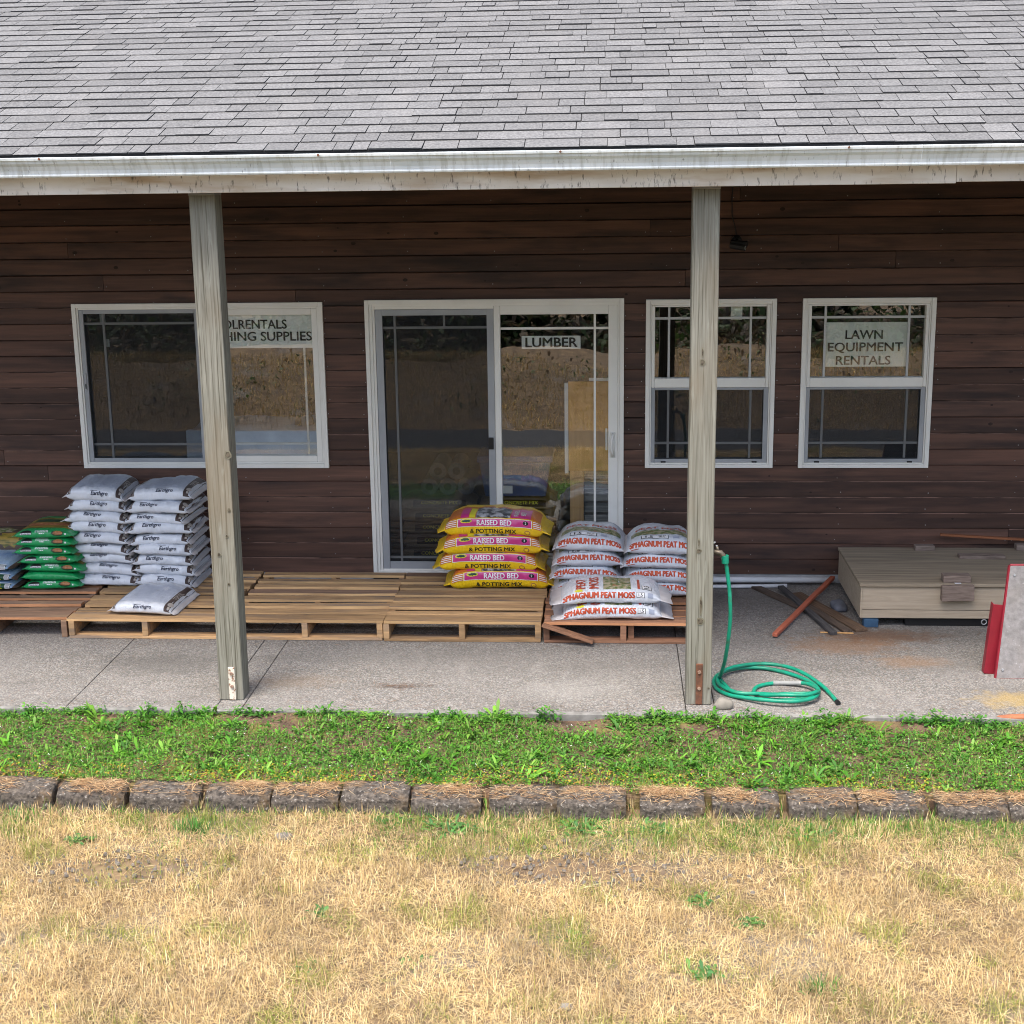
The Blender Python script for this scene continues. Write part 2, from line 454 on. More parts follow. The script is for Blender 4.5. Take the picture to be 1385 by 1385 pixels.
def link(name, me, parent=None, loc=None, rot=None):
    o = bpy.data.objects.new(name, me)
    COL.objects.link(o)
    if parent:
        o.parent = parent
    if loc is not None:
        o.location = loc
    if rot is not None:
        o.rotation_euler = rot
    return o


def tag(o, label=None, cat=None, group=None, kind=None):
    for k, v in (('label', label), ('category', cat), ('group', group), ('kind', kind)):
        if v:
            o[k] = v
    return o


def thing(name, label, cat, group=None, loc=(0, 0, 0), rot=(0, 0, 0)):
    o = bpy.data.objects.new(name, None)
    o.empty_display_size = .1
    COL.objects.link(o)
    o.location = loc
    o.rotation_euler = rot
    return tag(o, label, cat, group)


def bev(o, w=.003, seg=2):
    b = o.modifiers.new('edge', 'BEVEL')
    b.width = w
    b.segments = seg
    b.limit_method = 'ANGLE'
    return o


def build(mb, name, parent=None, smooth=False, b=0, loc=None, rot=None):
    o = link(name, mb.mesh(name, smooth), parent, loc, rot)
    if b:
        bev(o, b)
    return o


def one_box(name, dims, mat, parent=None, b=.002):
    m = MB()
    m.box(*dims, mat)
    return build(m, name, parent, b=b)


_txt = {}


def text2d(s, size, bold=0.0, xs=1.0, shear=0.0, fit=None, maxe=None):
    """flat lettering: verts (n,2) centred on the origin, triangles"""
    key = (s, size, bold, xs, shear, fit, maxe)
    if key in _txt:
        return _txt[key]
    cu = bpy.data.curves.new('lettering_tmp', 'FONT')
    cu.body = s
    cu.size = size
    cu.shear = shear
    cu.resolution_u = 3
    o = bpy.data.objects.new('lettering_tmp', cu)
    COL.objects.link(o)
    dg = bpy.context.evaluated_depsgraph_get()
    me = o.evaluated_get(dg).to_mesh()
    bm = bmesh.new()
    bm.from_mesh(me)
    bmesh.ops.triangulate(bm, faces=bm.faces[:])
    if maxe:
        for _ in range(4):
            e = [x for x in bm.edges if x.calc_length() > maxe]
            if not e:
                break
            bmesh.ops.subdivide_edges(bm, edges=e, cuts=1)
            bmesh.ops.triangulate(bm, faces=bm.faces[:])
    bm.verts.index_update()
    v = np.array([(p.co.x, p.co.y) for p in bm.verts])
    f = [tuple(x.index for x in q.verts) for q in bm.faces]
    bm.free()
    bpy.data.objects.remove(o)
    bpy.data.curves.remove(cu)
    v = v - (v.max(0) + v.min(0)) / 2
    v[:, 0] *= xs
    if fit:
        w = v[:, 0].max() - v[:, 0].min()
        v[:, 0] *= fit / w
    n = len(v)
    w = bold * size
    sh = [(0, 0)] if not bold else [(0, 0), (-w, 0), (w, 0), (0, w * .6), (0, -w * .6)]
    vv = np.concatenate([np.column_stack([v[:, 0] + a, v[:, 1] + b, np.full(n, i * .00012)]) for i, (a, b) in enumerate(sh)])
    ff = [tuple(q + i * n for q in t) for i in range(len(sh)) for t in f]
    _txt[key] = (vv, ff)
    return vv, ff


def flat_text(mb, s, size, mat, x, y, z, **kw):              # lettering facing -y
    v, f = text2d(s, size, **kw)
    mb.add([(x + a, y - d, z + b) for a, b, d in v], f, mat)


# ------------------------------------------------------------------ blades and leaves (numpy)
def fast_mesh(name, V, T, C, mat):
    me = bpy.data.meshes.new(name)
    me.vertices.add(len(V))
    me.vertices.foreach_set('co', V.astype(np.float32).ravel())
    me.loops.add(len(T) * 3)
    me.loops.foreach_set('vertex_index', T.astype(np.int32).ravel())
    me.polygons.add(len(T))
    me.polygons.foreach_set('loop_start', np.arange(0, len(T) * 3, 3, dtype=np.int32))
    me.update(calc_edges=True)
    a = me.color_attributes.new('Col', 'FLOAT_COLOR', 'POINT')
    c4 = np.concatenate([C, np.ones((len(C), 1))], 1).astype(np.float32)
    a.data.foreach_set('color', c4.ravel())
    me.materials.append(mat)
    return me


def blades(P, az, elev, L, W, bend, C):
    """grass blades, 5 verts and 3 triangles each"""
    n = len(P)
    d = np.stack([np.cos(az), np.sin(az), np.zeros(n)], 1)
    s = np.stack([-np.sin(az), np.cos(az), np.zeros(n)], 1)

    def at(t):
        h = (L * t * np.cos(elev))[:, None] * d
        h[:, 2] += L * (t * np.sin(elev) - bend * t * t)
        return P + h
    w = (W / 2)[:, None]
    a, m, e = at(0.), at(.55), at(1.)
    V = np.stack([a - s * w, a + s * w, m - s * w * .8, m + s * w * .8, e], 1).reshape(-1, 3)
    b = np.arange(n)[:, None] * 5
    T = np.concatenate([b + [0, 1, 3], b + [0, 3, 2], b + [2, 3, 4]], 1).reshape(-1, 3)
    return V, T, np.repeat(C, 5, 0)


def leaves(P, az, elev, L, W, bend, C):
    """broad leaves, 6 verts and 4 triangles each"""
    n = len(P)
    d = np.stack([np.cos(az), np.sin(az), np.zeros(n)], 1)
    s = np.stack([-np.sin(az), np.cos(az), np.zeros(n)], 1)

    def at(t):
        h = (L * t * np.cos(elev))[:, None] * d
        h[:, 2] += L * (t * np.sin(elev) - bend * t * t)
        return P + h
    w = (W / 2)[:, None]
    z = np.zeros((n, 3))
    z[:, 2] = W * .18
    a, m, q, e = at(0.), at(.32), at(.68), at(1.)
    V = np.stack([a, m - s * w * .75 + z, m + s * w * .75 + z, q - s * w + z, q + s * w + z, e], 1).reshape(-1, 3)
    b = np.arange(n)[:, None] * 6
    T = np.concatenate([b + [0, 2, 1], b + [1, 2, 4], b + [1, 4, 3], b + [3, 4, 5]], 1).reshape(-1, 3)
    return V, T, np.repeat(C, 6, 0)


def join(parts):
    V, T, C, o = [], [], [], 0
    for v, t, c in parts:
        V.append(v)
        T.append(t + o)
        C.append(c)
        o += len(v)
    return np.concatenate(V), np.concatenate(T), np.concatenate(C)


def field(x, y, seed, f=1.0):
    """cheap smooth noise in [0,1]"""
    r = np.random.default_rng(seed)
    v = np.zeros_like(x)
    amp = 0
    for k in range(14):
        a = r.uniform(0, 2 * PI)
        fr = f * (1.0 + 3.5 * r.random() ** 1.5)
        w = 1 / (1 + fr / f * .35)
        v += w * np.sin(fr * (x * np.cos(a) + y * np.sin(a)) * 2.2 + r.uniform(0, 6.28))
        amp += w * w / 2
    return .5 + .5 * np.tanh(v / math.sqrt(amp) * .8)


def pal(n, cols, jit=.12):
    cols = np.array(cols)
    c = cols[RNG.integers(0, len(cols), n)]
    return np.clip(c * (1 + RNG.normal(0, jit, (n, 1))), .004, .9)


# ------------------------------------------------------------------ the setting
def ground_z(x, y):
    """lawn, lane and grassy bank (camera stands on the bank)"""
    y = np.asarray(y, float)
    z = np.full_like(y, -.145)
    z = np.where(y > -3.6, -.19, z)
    z = np.where(y < -5.85, -.145 - .03 * np.clip((-5.85 - y) / .2, 0, 1), z)
    t = np.clip((-7.1 - y) / 3.2, 0, 1)
    z = z + (t * t * (3 - 2 * t)) * .56
    t2 = np.clip((-10.4 - y) / 2.5, 0, 1)
    return z - (t2 * t2 * (3 - 2 * t2)) * .45


def make_ground():
    xs = np.unique(np.concatenate([np.linspace(-260, -8, 14), np.linspace(-8, 12, 61), np.linspace(12, 260, 14)]))
    ys = np.unique(np.concatenate([np.linspace(-300, -40, 9), np.linspace(-40, -9, 20), np.linspace(-9, -3.62, 40), [-3.6], np.linspace(-3.4, 300, 12)]))
    X, Y = np.meshgrid(xs, ys)
    Z = ground_z(X, Y)
    near = (Y > -5.8) & (Y < -3.7)
    Z = Z + np.where(near, (field(X, Y, 3, .8) - .5) * .03, (field(X, Y, 4, .3) - .5) * np.where(Y < -9, .25, 0))
    nx, ny = len(xs), len(ys)
    vs = np.stack([X, Y, Z], -1).reshape(-1, 3)
    fs = [(j * nx + i, j * nx + i + 1, (j + 1) * nx + i + 1, (j + 1) * nx + i) for j in range(ny - 1) for i in range(nx - 1)]
    m = MB()
    m.add(vs, fs, M['lawn'])
    tag(build(m, 'ground', smooth=True), kind='structure')


make_ground()
m = MB()
lx = np.linspace(-60, 60, 41)
for a, b in zip(lx[:-1], lx[1:]):
    m.add([(a, -7.25, -.160), (b, -7.25, -.160), (b, -6.0, -.160), (a, -6.0, -.160)], [(0, 1, 2, 3)], M['asphalt'], .5)
tag(build(m, 'lane'), kind='structure')

# porch slab: pads with sawn joints, trowelled edge strip along the front
m = MB()
jx = [-9, -4.2, -1.36, -.497, -.345, 2.156, 2.318, 5.2, 11]
for a, b in zip(jx[:-1], jx[1:]):
    m.box(a + .0022, b - .0022, -2.64, 0.05, -.16, 0, M['aggregate'], .5)
    m.box(a + .0022, b - .0022, -2.685, -2.6405, -.16, -.001, M['slabedge'], .5)
tag(build(m, 'porch_slab', b=.004), kind='structure')

# planting strip soil
m = MB()
xs = np.linspace(-5, 8.5, 130)
ys = np.linspace(-3.58, -2.686, 16)
X, Y = np.meshgrid(xs, ys)
Z = -.058 + (field(X, Y, 8, 2.2) - .5) * .035 + .034 * np.clip((Y + 3.2) / .45, 0, 1) - .012 * (Y < -3.5)
m.add(np.stack([X, Y, Z], -1).reshape(-1, 3), [(j * 130 + i, j * 130 + i + 1, (j + 1) * 130 + i + 1, (j + 1) * 130 + i) for j in range(15) for i in range(129)], M['soil'])
fz = Z[0]
m.add([(x, -3.58, float(z)) for x, z in zip(xs, fz)] + [(x, -3.60, -.2) for x in xs], [(i, i + 130, i + 131, i + 1) for i in range(129)], M['soil'])
tag(build(m, 'planting_strip', smooth=True), kind='structure')

# ------------------------------------------------------------------ the building
B = thing('store_building', 'long single storey store with dark brown board siding and a deep porch roof', 'building')

# openings: x0, x1, z0, z1
OPEN = [(-2.1157, -.3002, .854, 2.05), (0.0, 1.83, .045, 2.061), (1.9823, 2.8867, .854, 2.05), (3.0656, 3.9755, .854, 2.05)]
WX0, WX1 = -7.0, 9.5


def make_wall():
    m = MB()
    z = .064
    row = 0
    while z < 2.95:
        h = .1153
        cuts = [(WX0, WX1)]
        for (a, b, c, d) in OPEN:
            if z + h * .5 > c and z + h * .5 < d:
                new = []
                for (p, q) in cuts:
                    if b <= p or a >= q:
                        new.append((p, q))
                    else:
                        if a > p:
                            new.append((p, a + .012))
                        if b < q:
                            new.append((b - .012, q))
                cuts = new
        for (p, q) in cuts:
            x = p
            while x < q - .01:
                ln = random.uniform(2.6, 6.0)
                e = q if q - x < ln + .5 else x + ln
                rn = random.random()
                # lapped board: thick lower edge, slightly wavy, a raw lip whose pale colour includes caught skylight
                n = max(1, int((e - x) / .09))
                top, bot = [], []
                vs, fs, edge = [], [], []
                for i in range(n + 1):
                    xx = x + .0015 + (e - x - .003) * i / n
                    wv = noise.noise(Vector((xx * 1.9, row * 7.3, 1.1))) * .0035 + noise.noise(Vector((xx * 9, row * 3.1, 4.1))) * .0015
                    yb = -.026 + noise.noise(Vector((xx * .8, row * 5.1, 9))) * .002
                    w2 = noise.noise(Vector((xx * 2.3, row * 4.7, 6.1))) * .0018
                    vs += [(xx, -.003, z + .0015), (xx, yb, z + .0015 + wv * .4), (xx, yb + .0012, z + h - .0085 + w2), (xx, yb + .008, z + h - .0035 + w2), (xx, -.003, z + h - .003)]
                for i in range(n):
                    a, b = i * 5, i * 5 + 5
                    fs += [(a, b, b + 1, a + 1), (a + 1, b + 1, b + 2, a + 2), (a + 3, b + 3, b + 4, a + 4)]
                    edge.append((a + 2, b + 2, b + 3, a + 3))
                fs += [(0, 1, 2, 3, 4), (n * 5 + 4, n * 5 + 3, n * 5 + 2, n * 5 + 1, n * 5)]
                m.add(vs, fs, M['siding'], rn)
                o = len(m.v) - len(vs)
                k = m.mi(M['litrawedge'] if random.random() < .6 else M['siding'])
                for f in edge:
                    m.f.append(tuple(i + o for i in f))
                    m.m.append(k)
                    m.r.append(rn)
                # nail heads near the ends and at the studs
                xs = [x + .035, e - .035] + [s * .61 + .31 for s in range(-12, 17) if x + .1 < s * .61 + .31 < e - .1]
                for xx in xs:
                    if random.random() < .8:
                        m.disc((xx + random.uniform(-.02, .02), -.0250, z + random.uniform(.022, .034)), random.uniform(.003, .0045), (0, -1, 0), M['nail'], .004, 6)
                # knots
                for _ in range(int((e - x) * .9)):
                    if random.random() < .6:
                        kx, kz, kr = random.uniform(x + .05, e - .05), z + random.uniform(.03, .09), random.uniform(.006, .016)
                        vv = [(kx + kr * 1.2 * math.cos(t), -.0284, kz + kr * .8 * math.sin(t)) for t in np.linspace(0, 2 * PI, 9)[:-1]]
                        m.add(vv, [tuple(range(8))], M['knot'])
                x = e
        z += h
        row += 1
    # sheathing behind, in pieces round the openings
    xs = [WX0] + sorted(v for o in OPEN for v in o[:2]) + [WX1]
    for a, b in zip(xs[:-1], xs[1:]):
        op = [o for o in OPEN if o[0] == a and o[1] == b]
        if op:
            m.box(a, b, .001, .10, .0, op[0][2] - .002, M['soffit'])
            m.box(a, b, .001, .10, op[0][3] + .002, 3.02, M['soffit'])
        else:
            m.box(a, b, .001, .10, .0, 3.02, M['soffit'])
    return build(m, 'wall', B)


make_wall()
for a, b in ((WX0, -.012), (1.842, WX1)):
    one_box('foundation', (a, b, -.018, -.0005, -.02, .062), M['foundation'], B)

# roof: laminated shingles laid course by course on felt
AL = math.atan(4 / 12)
RY, RZ = -2.70, 3.047
CA, SA = math.cos(AL), math.sin(AL)


def rp(x, s, h):
    return (x, RY + s * CA - h * SA, RZ + s * SA + h * CA)


def make_roof():
    m = MB()
    NR = 38
    for i in range(NR):
        s0 = i * .143
        x = -6.4 - random.random() * .3
        while x < 9.2:
            w = random.choice([.09, .12, .14, .16, .18, .20, .24, .28, .34])
            th = random.choice([.003, .0042, .0065])
            j = random.uniform(-.003, .003)
            j2 = j + random.uniform(-.002, .002)
            g = random.choice([.002, .003, .0045, .006])
            lift = random.uniform(0, .0025) * (random.random() < .6)
            vs = [rp(x, s0 + j, .0035), rp(x + w - g, s0 + j2, .0035), rp(x + w - g, s0 + .150, -.004), rp(x, s0 + .150, -.004),
                  rp(x, s0 + j, .0035 + th + lift), rp(x + w - g, s0 + j2, .0035 + th + lift), rp(x + w - g, s0 + .150, .002), rp(x, s0 + .150, .002)]
            m.add(vs, [(4, 5, 6, 7)], M['shingle'], random.random())
            m.add(vs, [(0, 1, 5, 4), (1, 2, 6, 5), (3, 0, 4, 7)], M['shingleedge'], .5)
            x += w
    L = NR * .143
    m.hexa([rp(-6.5, .01, -.03), rp(9.3, .01, -.03), rp(9.3, L, -.03), rp(-6.5, L, -.03), rp(-6.5, .01, -.002), rp(9.3, .01, -.002), rp(9.3, L, .0), rp(-6.5, L, .0)], M['deck'], .5)
    # far slope
    yr, zr = RY + L * CA, RZ + L * SA
    m.hexa([(-6.5, yr, zr - .03), (9.3, yr, zr - .03), (9.3, yr + 5.3, zr - 1.8), (-6.5, yr + 5.3, zr - 1.8),
            (-6.5, yr, zr), (9.3, yr, zr), (9.3, yr + 5.3, zr - 1.77), (-6.5, yr + 5.3, zr - 1.77)], M['shingle'], .5)
    return build(m, 'roof', B)


make_roof()
one_box('soffit', (-6.4, 9.2, -2.61, -.03, 2.955, 2.99), M['soffit'], B)

# gutter (profile y, z), fascia board in two lengths
m = MB()
outer = [(-2.702, 3.026), (-2.702, 2.934), (-2.762, 2.934), (-2.774, 2.937), (-2.777, 2.944), (-2.772, 2.951), (-2.776, 2.968), (-2.788, 2.990), (-2.803, 3.004), (-2.808, 3.016), (-2.816, 3.020), (-2.818, 3.031), (-2.812, 3.035), (-2.800, 3.034)]
inner = [(-2.802, 3.030), (-2.806, 3.018), (-2.799, 3.007), (-2.785, 2.993), (-2.773, 2.970), (-2.766, 2.940), (-2.706, 2.937), (-2.706, 3.026)]
for a, b in ((-6.5, .62), (.6215, 3.26), (3.2615, 9.3)):
    m.prism_x(outer + inner, a, b, M['gutter'], .5)
G = build(m, 'gutter', B)
for x in (-1.18, .26, 1.48, 2.9):
    mm = MB()
    mm.disc((x, -2.813, 3.027), .006, (0, -1, .1), M['rust'], .012, 8)
    build(mm, 'gutter_screw', G)
one_box('fascia_board', (-6.4, 3.462, -2.663, -2.622, 2.846, 2.944), M['fascia'], B, .003)
one_box('fascia_board', (3.4635, 9.2, -2.661, -2.622, 2.853, 2.944), M['fascia'], B, .003)
one_box('header_beam', (-6.4, 9.2, -2.515, -2.39, 2.857, 2.953), M['soffit'], B)


def post(x0, knots, strap, flaky):
    m = MB()
    n = 24
    for i in range(n):                     # stacked rings so the arrises wander a little
        pass
    zs = np.linspace(.004, 2.832, n + 1)
    vs, fs = [], []
    for z in zs:
        w = noise.noise(Vector((x0, 0, z * 1.3))) * .0025
        for (px, py) in ((0.004, 0), (.136, 0), (.14, .004), (.14, .14), (0, .14), (0, .004)):
            vs.append((x0 + px + w, -2.522 + py + w * .4, z))
    for i in range(n):
        for k in range(6):
            a, b = i * 6 + k, i * 6 + (k + 1) % 6
            fs.append((a, b, b + 6, a + 6))
    fs += [tuple(reversed(range(6))), tuple(range(n * 6, n * 6 + 6))]
    m.add(vs, fs, M['post'])
    p = build(m, 'porch_post', B)
    for (kx, kz, rx, rz) in knots:
        k = MB()
        for (s, yy, mt) in ((1.0, -2.5245, 'postdark'), (.68, -2.5255, 'postknot')):
            ring = [(kx + rx * s * math.cos(t) * (1 + .15 * math.sin(3 * t + kx * 9)), yy, kz + rz * s * math.sin(t) * (1 + .1 * math.cos(2 * t))) for t in np.linspace(0, 2 * PI, 19)[:-1]]
            k.add(ring, [tuple(range(18))], M[mt])
        build(k, 'knot', p)
    s = MB()
    sx, z0, z1 = strap
    s.box(sx - .019, sx + .019, -2.530, -2.521, .004, z1, M['flake'] if flaky else M['rust'])
    st = build(s, 'strap', p, b=.003)
    for zz in (z0 + (z1 - z0) * .33, z0 + (z1 - z0) * .78):
        bb = MB()
        bb.disc((sx, -2.5295, zz), .0105, (0, -1, 0), M['bolt'], .007, 6)
        build(bb, 'bolt', p)
    one_box('cap_plate', (x0 - .001, x0 + .141, -2.528, -2.38, 2.8325, 2.8565), M['capplate'], p, .002)
    return p


post(-.5026, [(-.372, 1.434, .020, .026), (-.385, 1.12, .010, .014), (-.405, .971, .009, .012), (-.455, .864, .012, .014), (-.41, .692, .008, .010)], (-.425, .03, .2), True)
post(2.1587, [(2.22, 1.932, .016, .020), (2.22, 1.985, .006, .03), (2.217, .895, .014, .016), (2.217, .94, .005, .03), (2.232, .492, .020, .024), (2.233, .58, .008, .065), (2.283, .10, .006, .007)], (2.231, .03, .245), False)


# ---- windows and door
def frame_rect(m, x0, x1, z0, z1, y0, y1, wl, wr, wt, wb, mat):
    """mitre-free rectangular frame: stiles full height, rails butted between"""
    m.box(x0, x0 + wl, y0, y1, z0, z1, mat, .5)
    m.box(x1 - wr, x1, y0, y1, z0, z1, mat, .5)
    m.box(x0 + wl + .0005, x1 - wr - .0005, y0 + .0008, y1, z1 - wt, z1, mat, .5)
    m.box(x0 + wl + .0005, x1 - wr - .0005, y0 + .0008, y1, z0, z0 + wb, mat, .5)


def bars(parent, vert, horiz, y, x0, x1, z0, z1, w=.016, mat='muntin'):
    for x in vert:
        one_box('muntin', (x - w / 2, x + w / 2, y - .004, y + .004, z0, z1), M[mat], parent, .001)
    for z in horiz:
        xs = [x0] + sorted(vert) + [x1]
        m = MB()
        for a, b in zip(xs[:-1], xs[1:]):
            m.box(a + (w / 2 + .0005 if a in vert else 0), b - (w / 2 + .0005 if b in vert else 0), y - .0035, y + .0035, z - w / 2, z + w / 2, M[mat], .5)
        build(m, 'muntin', parent)


def pane(parent, x0, x1, z0, z1, y, name='pane', mat='glass'):
    m = MB()
    m.add([(x0, y, z0), (x1, y, z0), (x1, y, z1), (x0, y, z1)], [(0, 1, 2, 3)], M[mat])
    return build(m, name, parent)


def empty_part(name, parent):
    o = bpy.data.objects.new(name, None)
    o.empty_display_size = .05
    COL.objects.link(o)
    o.parent = parent
    return o


# wide slider on the left
W = empty_part('window', B)
W['label'] = 'wide sliding window with a screened left sash'
x0, x1, z0, z1 = OPEN[0]
m = MB()
frame_rect(m, x0, x1, z0, z1, -.046, .02, .03, .03, .03, .03, M['vinyl'])
frame_rect(m, x0 + .031, x1 - .031, z0 + .031, z1 - .031, -.036, .02, .012, .012, .012, .012, M['vinyl'])
build(m, 'frame', W, b=.002)
m = MB()
frame_rect(m, -1.19, -.344, .898, 2.006, -.033, .03, .05, .04, .045, .045, M['vinyl'])
build(m, 'sash', W, b=.003)
m = MB()
frame_rect(m, -2.071, -1.186, .898, 2.006, -.031, -.012, .032, .045, .028, .028, M['screenframe'])
build(m, 'screen_frame', W, b=.002)
pane(W, -2.04, -1.225, .92, 1.985, -.022, 'screen', 'screen')
pane(W, -2.05, -1.19, .90, 2.0, .012)
pane(W, -1.145, -.38, .94, 1.965, .008)
bars(W, [-1.905], [1.905, 1.024], .004, -2.05, -1.2, .92, 1.99, mat='muntin')
bars(W, [-.455], [1.905, 1.024], .022, -1.145, -.38, .94, 1.965, mat='muntin')
one_box('latch', (-2.062, -2.048, -.04, -.031, 1.43, 1.55), M['screenframe'], W)
one_box('latch', (-2.058, -2.050, -.044, -.040, 1.44, 1.475), M['black'], W)

# two single-hung windows on the right
for (x0, x1, z0, z1), first in ((OPEN[2], True), (OPEN[3], False)):
    W = empty_part('window', B)
    W['label'] = 'single hung window behind the porch post' if first else 'single hung window with a sign in its upper sash'
    m = MB()
    frame_rect(m, x0, x1, z0, z1, -.046, .02, .03, .03, .03, .026, M['vinyl'])
    frame_rect(m, x0 + .031, x1 - .031, z0 + .027, z1 - .031, -.036, .02, .01, .01, .01, .01, M['vinyl'])
    build(m, 'frame', W, b=.002)
    m = MB()
    frame_rect(m, x0 + .042, x1 - .042, 1.43, z1 - .042, -.033, .03, .022, .022, .012, .066, M['vinyl'])
    build(m, 'sash', W, b=.003)
    m = MB()
    frame_rect(m, x0 + .042, x1 - .042, z0 + .038, 1.428, -.029, -.008, .026, .032, .016, .024, M['screenframe'])
    build(m, 'screen_frame', W, b=.002)
    pane(W, x0 + .066, x1 - .066, z0 + .06, 1.415, -.018, 'screen', 'screen')
    pane(W, x0 + .05, x1 - .05, z0 + .05, 1.425, .012)
    pane(W, x0 + .062, x1 - .062, 1.49, z1 - .05, .006)
    bars(W, [x0 + .163, x1 - .173], [1.915], 0., x0 + .064, x1 - .064, 1.495, z1 - .054, mat='muntin')
    bars(W, [x0 + .163, x1 - .163], [1.027], .004, x0 + .068, x1 - .074, z0 + .064, 1.41, mat='muntin')
    for xx in (x0 + .13, x1 - .13):
        one_box('latch', (xx - .018, xx + .018, -.036, -.029, z0 + .036, z0 + .048), M['black'], W)

# sliding patio door
D = empty_part('sliding_door', B)
m = MB()
frame_rect(m, 0, 1.83, .045, 2.061, -.050, .03, .028, .03, .03, .03, M['vinyl'])
frame_rect(m, .0285, 1.7995, .0755, 2.0305, -.038, .03, .022, .012, .016, .01, M['vinyl'])
frame_rect(m, .051, .915, .086, 2.014, -.030, .03, .018, .002, .02, .01, M['vinyl'])
build(m, 'frame', D, b=.002)
m = MB()
frame_rect(m, .916, 1.787, .086, 2.014, -.034, .03, .042, .066, .062, .09, M['vinyl'])
build(m, 'door_panel', D, b=.003)
m = MB()
frame_rect(m, .072, .912, .09, 1.992, -.029, -.010, .05, .048, .042, .06, M['screenframe'])
build(m, 'screen_frame', D, b=.002)
pane(D, .118, .868, .14, 1.955, -.020, 'screen', 'screen')
pane(D, .10, .915, .10, 1.985, .013)
pane(D, .955, 1.724, .17, 1.955, .008)
bars(D, [.206], [1.861, .176], .003, .118, .868, .14, 1.955)
one_box('muntin', (.552, .566, -.001, .007, 1.87, 1.955), M['muntin'], D, .001)
bars(D, [1.625], [1.851, .20], 0., .958, 1.722, .175, 1.953, mat='vinyl')
m = MB()
m.tube([(1.752, -.034, 1.10), (1.752, -.062, 1.09), (1.745, -.066, 1.06), (1.742, -.066, 1.0), (1.752, -.060, .955), (1.754, -.034, .945)], .009, M['vinyl'], 8)
m.box(1.738, 1.768, -.040, -.0345, .93, 1.115, M['vinyl'])
build(m, 'handle', D, True)
one_box('handle', (1.700, 1.716, .018, .04, .97, 1.13), M['vinyl'], D, .006)
one_box('latch', (.862, .90, -.043, -.0295, .99, 1.075), M['black'], D, .003)

# room behind the glass
m = MB()
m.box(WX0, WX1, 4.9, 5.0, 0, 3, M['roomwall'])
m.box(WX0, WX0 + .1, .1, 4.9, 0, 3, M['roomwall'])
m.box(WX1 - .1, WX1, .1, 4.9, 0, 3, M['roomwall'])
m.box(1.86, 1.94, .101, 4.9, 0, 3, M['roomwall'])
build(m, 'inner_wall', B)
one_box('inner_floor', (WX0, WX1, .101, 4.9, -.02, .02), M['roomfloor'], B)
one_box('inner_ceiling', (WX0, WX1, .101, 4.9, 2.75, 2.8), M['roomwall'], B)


# ------------------------------------------------------------------ signs and notices behind the glass
def sign(label, x0, x1, z0, z1, y, lines, mat, cat='sign'):
    s = thing('sign', label, cat, loc=((x0 + x1) / 2, y, (z0 + z1) / 2))
    cx, cz = (x0 + x1) / 2, (z0 + z1) / 2
    m = MB()
    n = 12
    vs, fs = [], []
    for j in range(2):
        for i in range(n + 1):
            vs.append((x0 - cx + (x1 - x0) * i / n, .0012 * math.sin(i * 1.7 + j), (z1 if j else z0) - cz))
    fs = [(i, i + 1, n + 2 + i, n + 1 + i) for i in range(n)]
    m.add(vs, fs, mat)
    o = build(m, 'sheet', s)
    so = o.modifiers.new('thickness', 'SOLIDIFY')
    so.thickness = .0008
    so.offset = 1
    if lines:
        for (txt, size, xx, zz, fit, bold) in lines:
            t = MB()
            flat_text(t, txt, size, M['ink'], xx - cx, -.0032, zz - cz, fit=fit, bold=bold * .9)
            build(t, 'lettering', s)
    return s


sign('white LUMBER sign with black capitals in the sliding door', 1.107, 1.524, 1.704, 1.796, .016, [('LUMBER', .096, 1.318, 1.750, .365, .03)], M['paper'])
sign('white LAWN EQUIPMENT RENTALS sign in the right window', 3.232, 3.806, 1.567, 1.878, .012,
     [('LAWN', .088, 3.50, 1.792, .255, .02), ('EQUIPMENT', .088, 3.512, 1.700, .515, .02), ('RENTALS', .088, 3.50, 1.612, .375, .02)], M['paperdim'])
sign('white banner lettered TOOLRENTALS FISHING SUPPLIES in the wide left window', -1.17, -.368, 1.722, 1.962, .014,
     [('TOOLRENTALS', .092, -.868, 1.892, .590, .022), ('FISHING SUPPLIES', .092, -.768, 1.806, .745, .022)], M['paper'])
sign('tall blank white paper taped high in the left sash of the wide window', -1.935, -1.895, 1.91, 2.0, .02, [], M['paper'], 'paper notice')
sign('small square white paper below the tall one in the wide window', -1.915, -1.880, 1.735, 1.79, .03, [], M['paper'], 'paper notice')
sign('narrow pale paper strip hanging in the window behind the porch post', 2.575, 2.655, 1.90, 2.0, .02, [], M['paperdim'], 'paper notice')

# ------------------------------------------------------------------ security camera
c = thing('security_camera', 'small black bullet camera hung on the wall right of the porch post', 'camera', loc=(2.60, -.03, 2.42))
m = MB()
m.disc((0, 0, .03), .035, (0, -1, 0), M['black'], .014, 14)
m.tube([(0, -.012, .03), (-.005, -.05, .012), (.0, -.075, .0)], .010, M['black'], 8)
build(m, 'mount', c, True)
m = MB()
m.tube([(-.045, -.075, .004), (.05, -.12, -.012)], .025, M['black'], 14)
m.tube([(-.04, -.075, .02), (.062, -.123, .010)], .020, M['black'], 10)
build(m, 'camera_body', c)
m = MB()
m.disc((.0505, -.1203, -.012), .017, (.9, -.43, -.15), M['screenframe'], .003, 14)
m.disc((.053, -.1215, -.0125), .009, (.9, -.43, -.15), M['black'], .003, 12)
build(m, 'lens', c)
m = MB()
m.tube([(0, -.006, .05), (-.012, -.006, .12), (-.035, -.006, .2), (-.038, -.006, .33), (-.03, -.006, .45), (-.03, -.004, .53)], .0035, M['black'], 6)
build(m, 'cable', c, True)

# ------------------------------------------------------------------ pallets


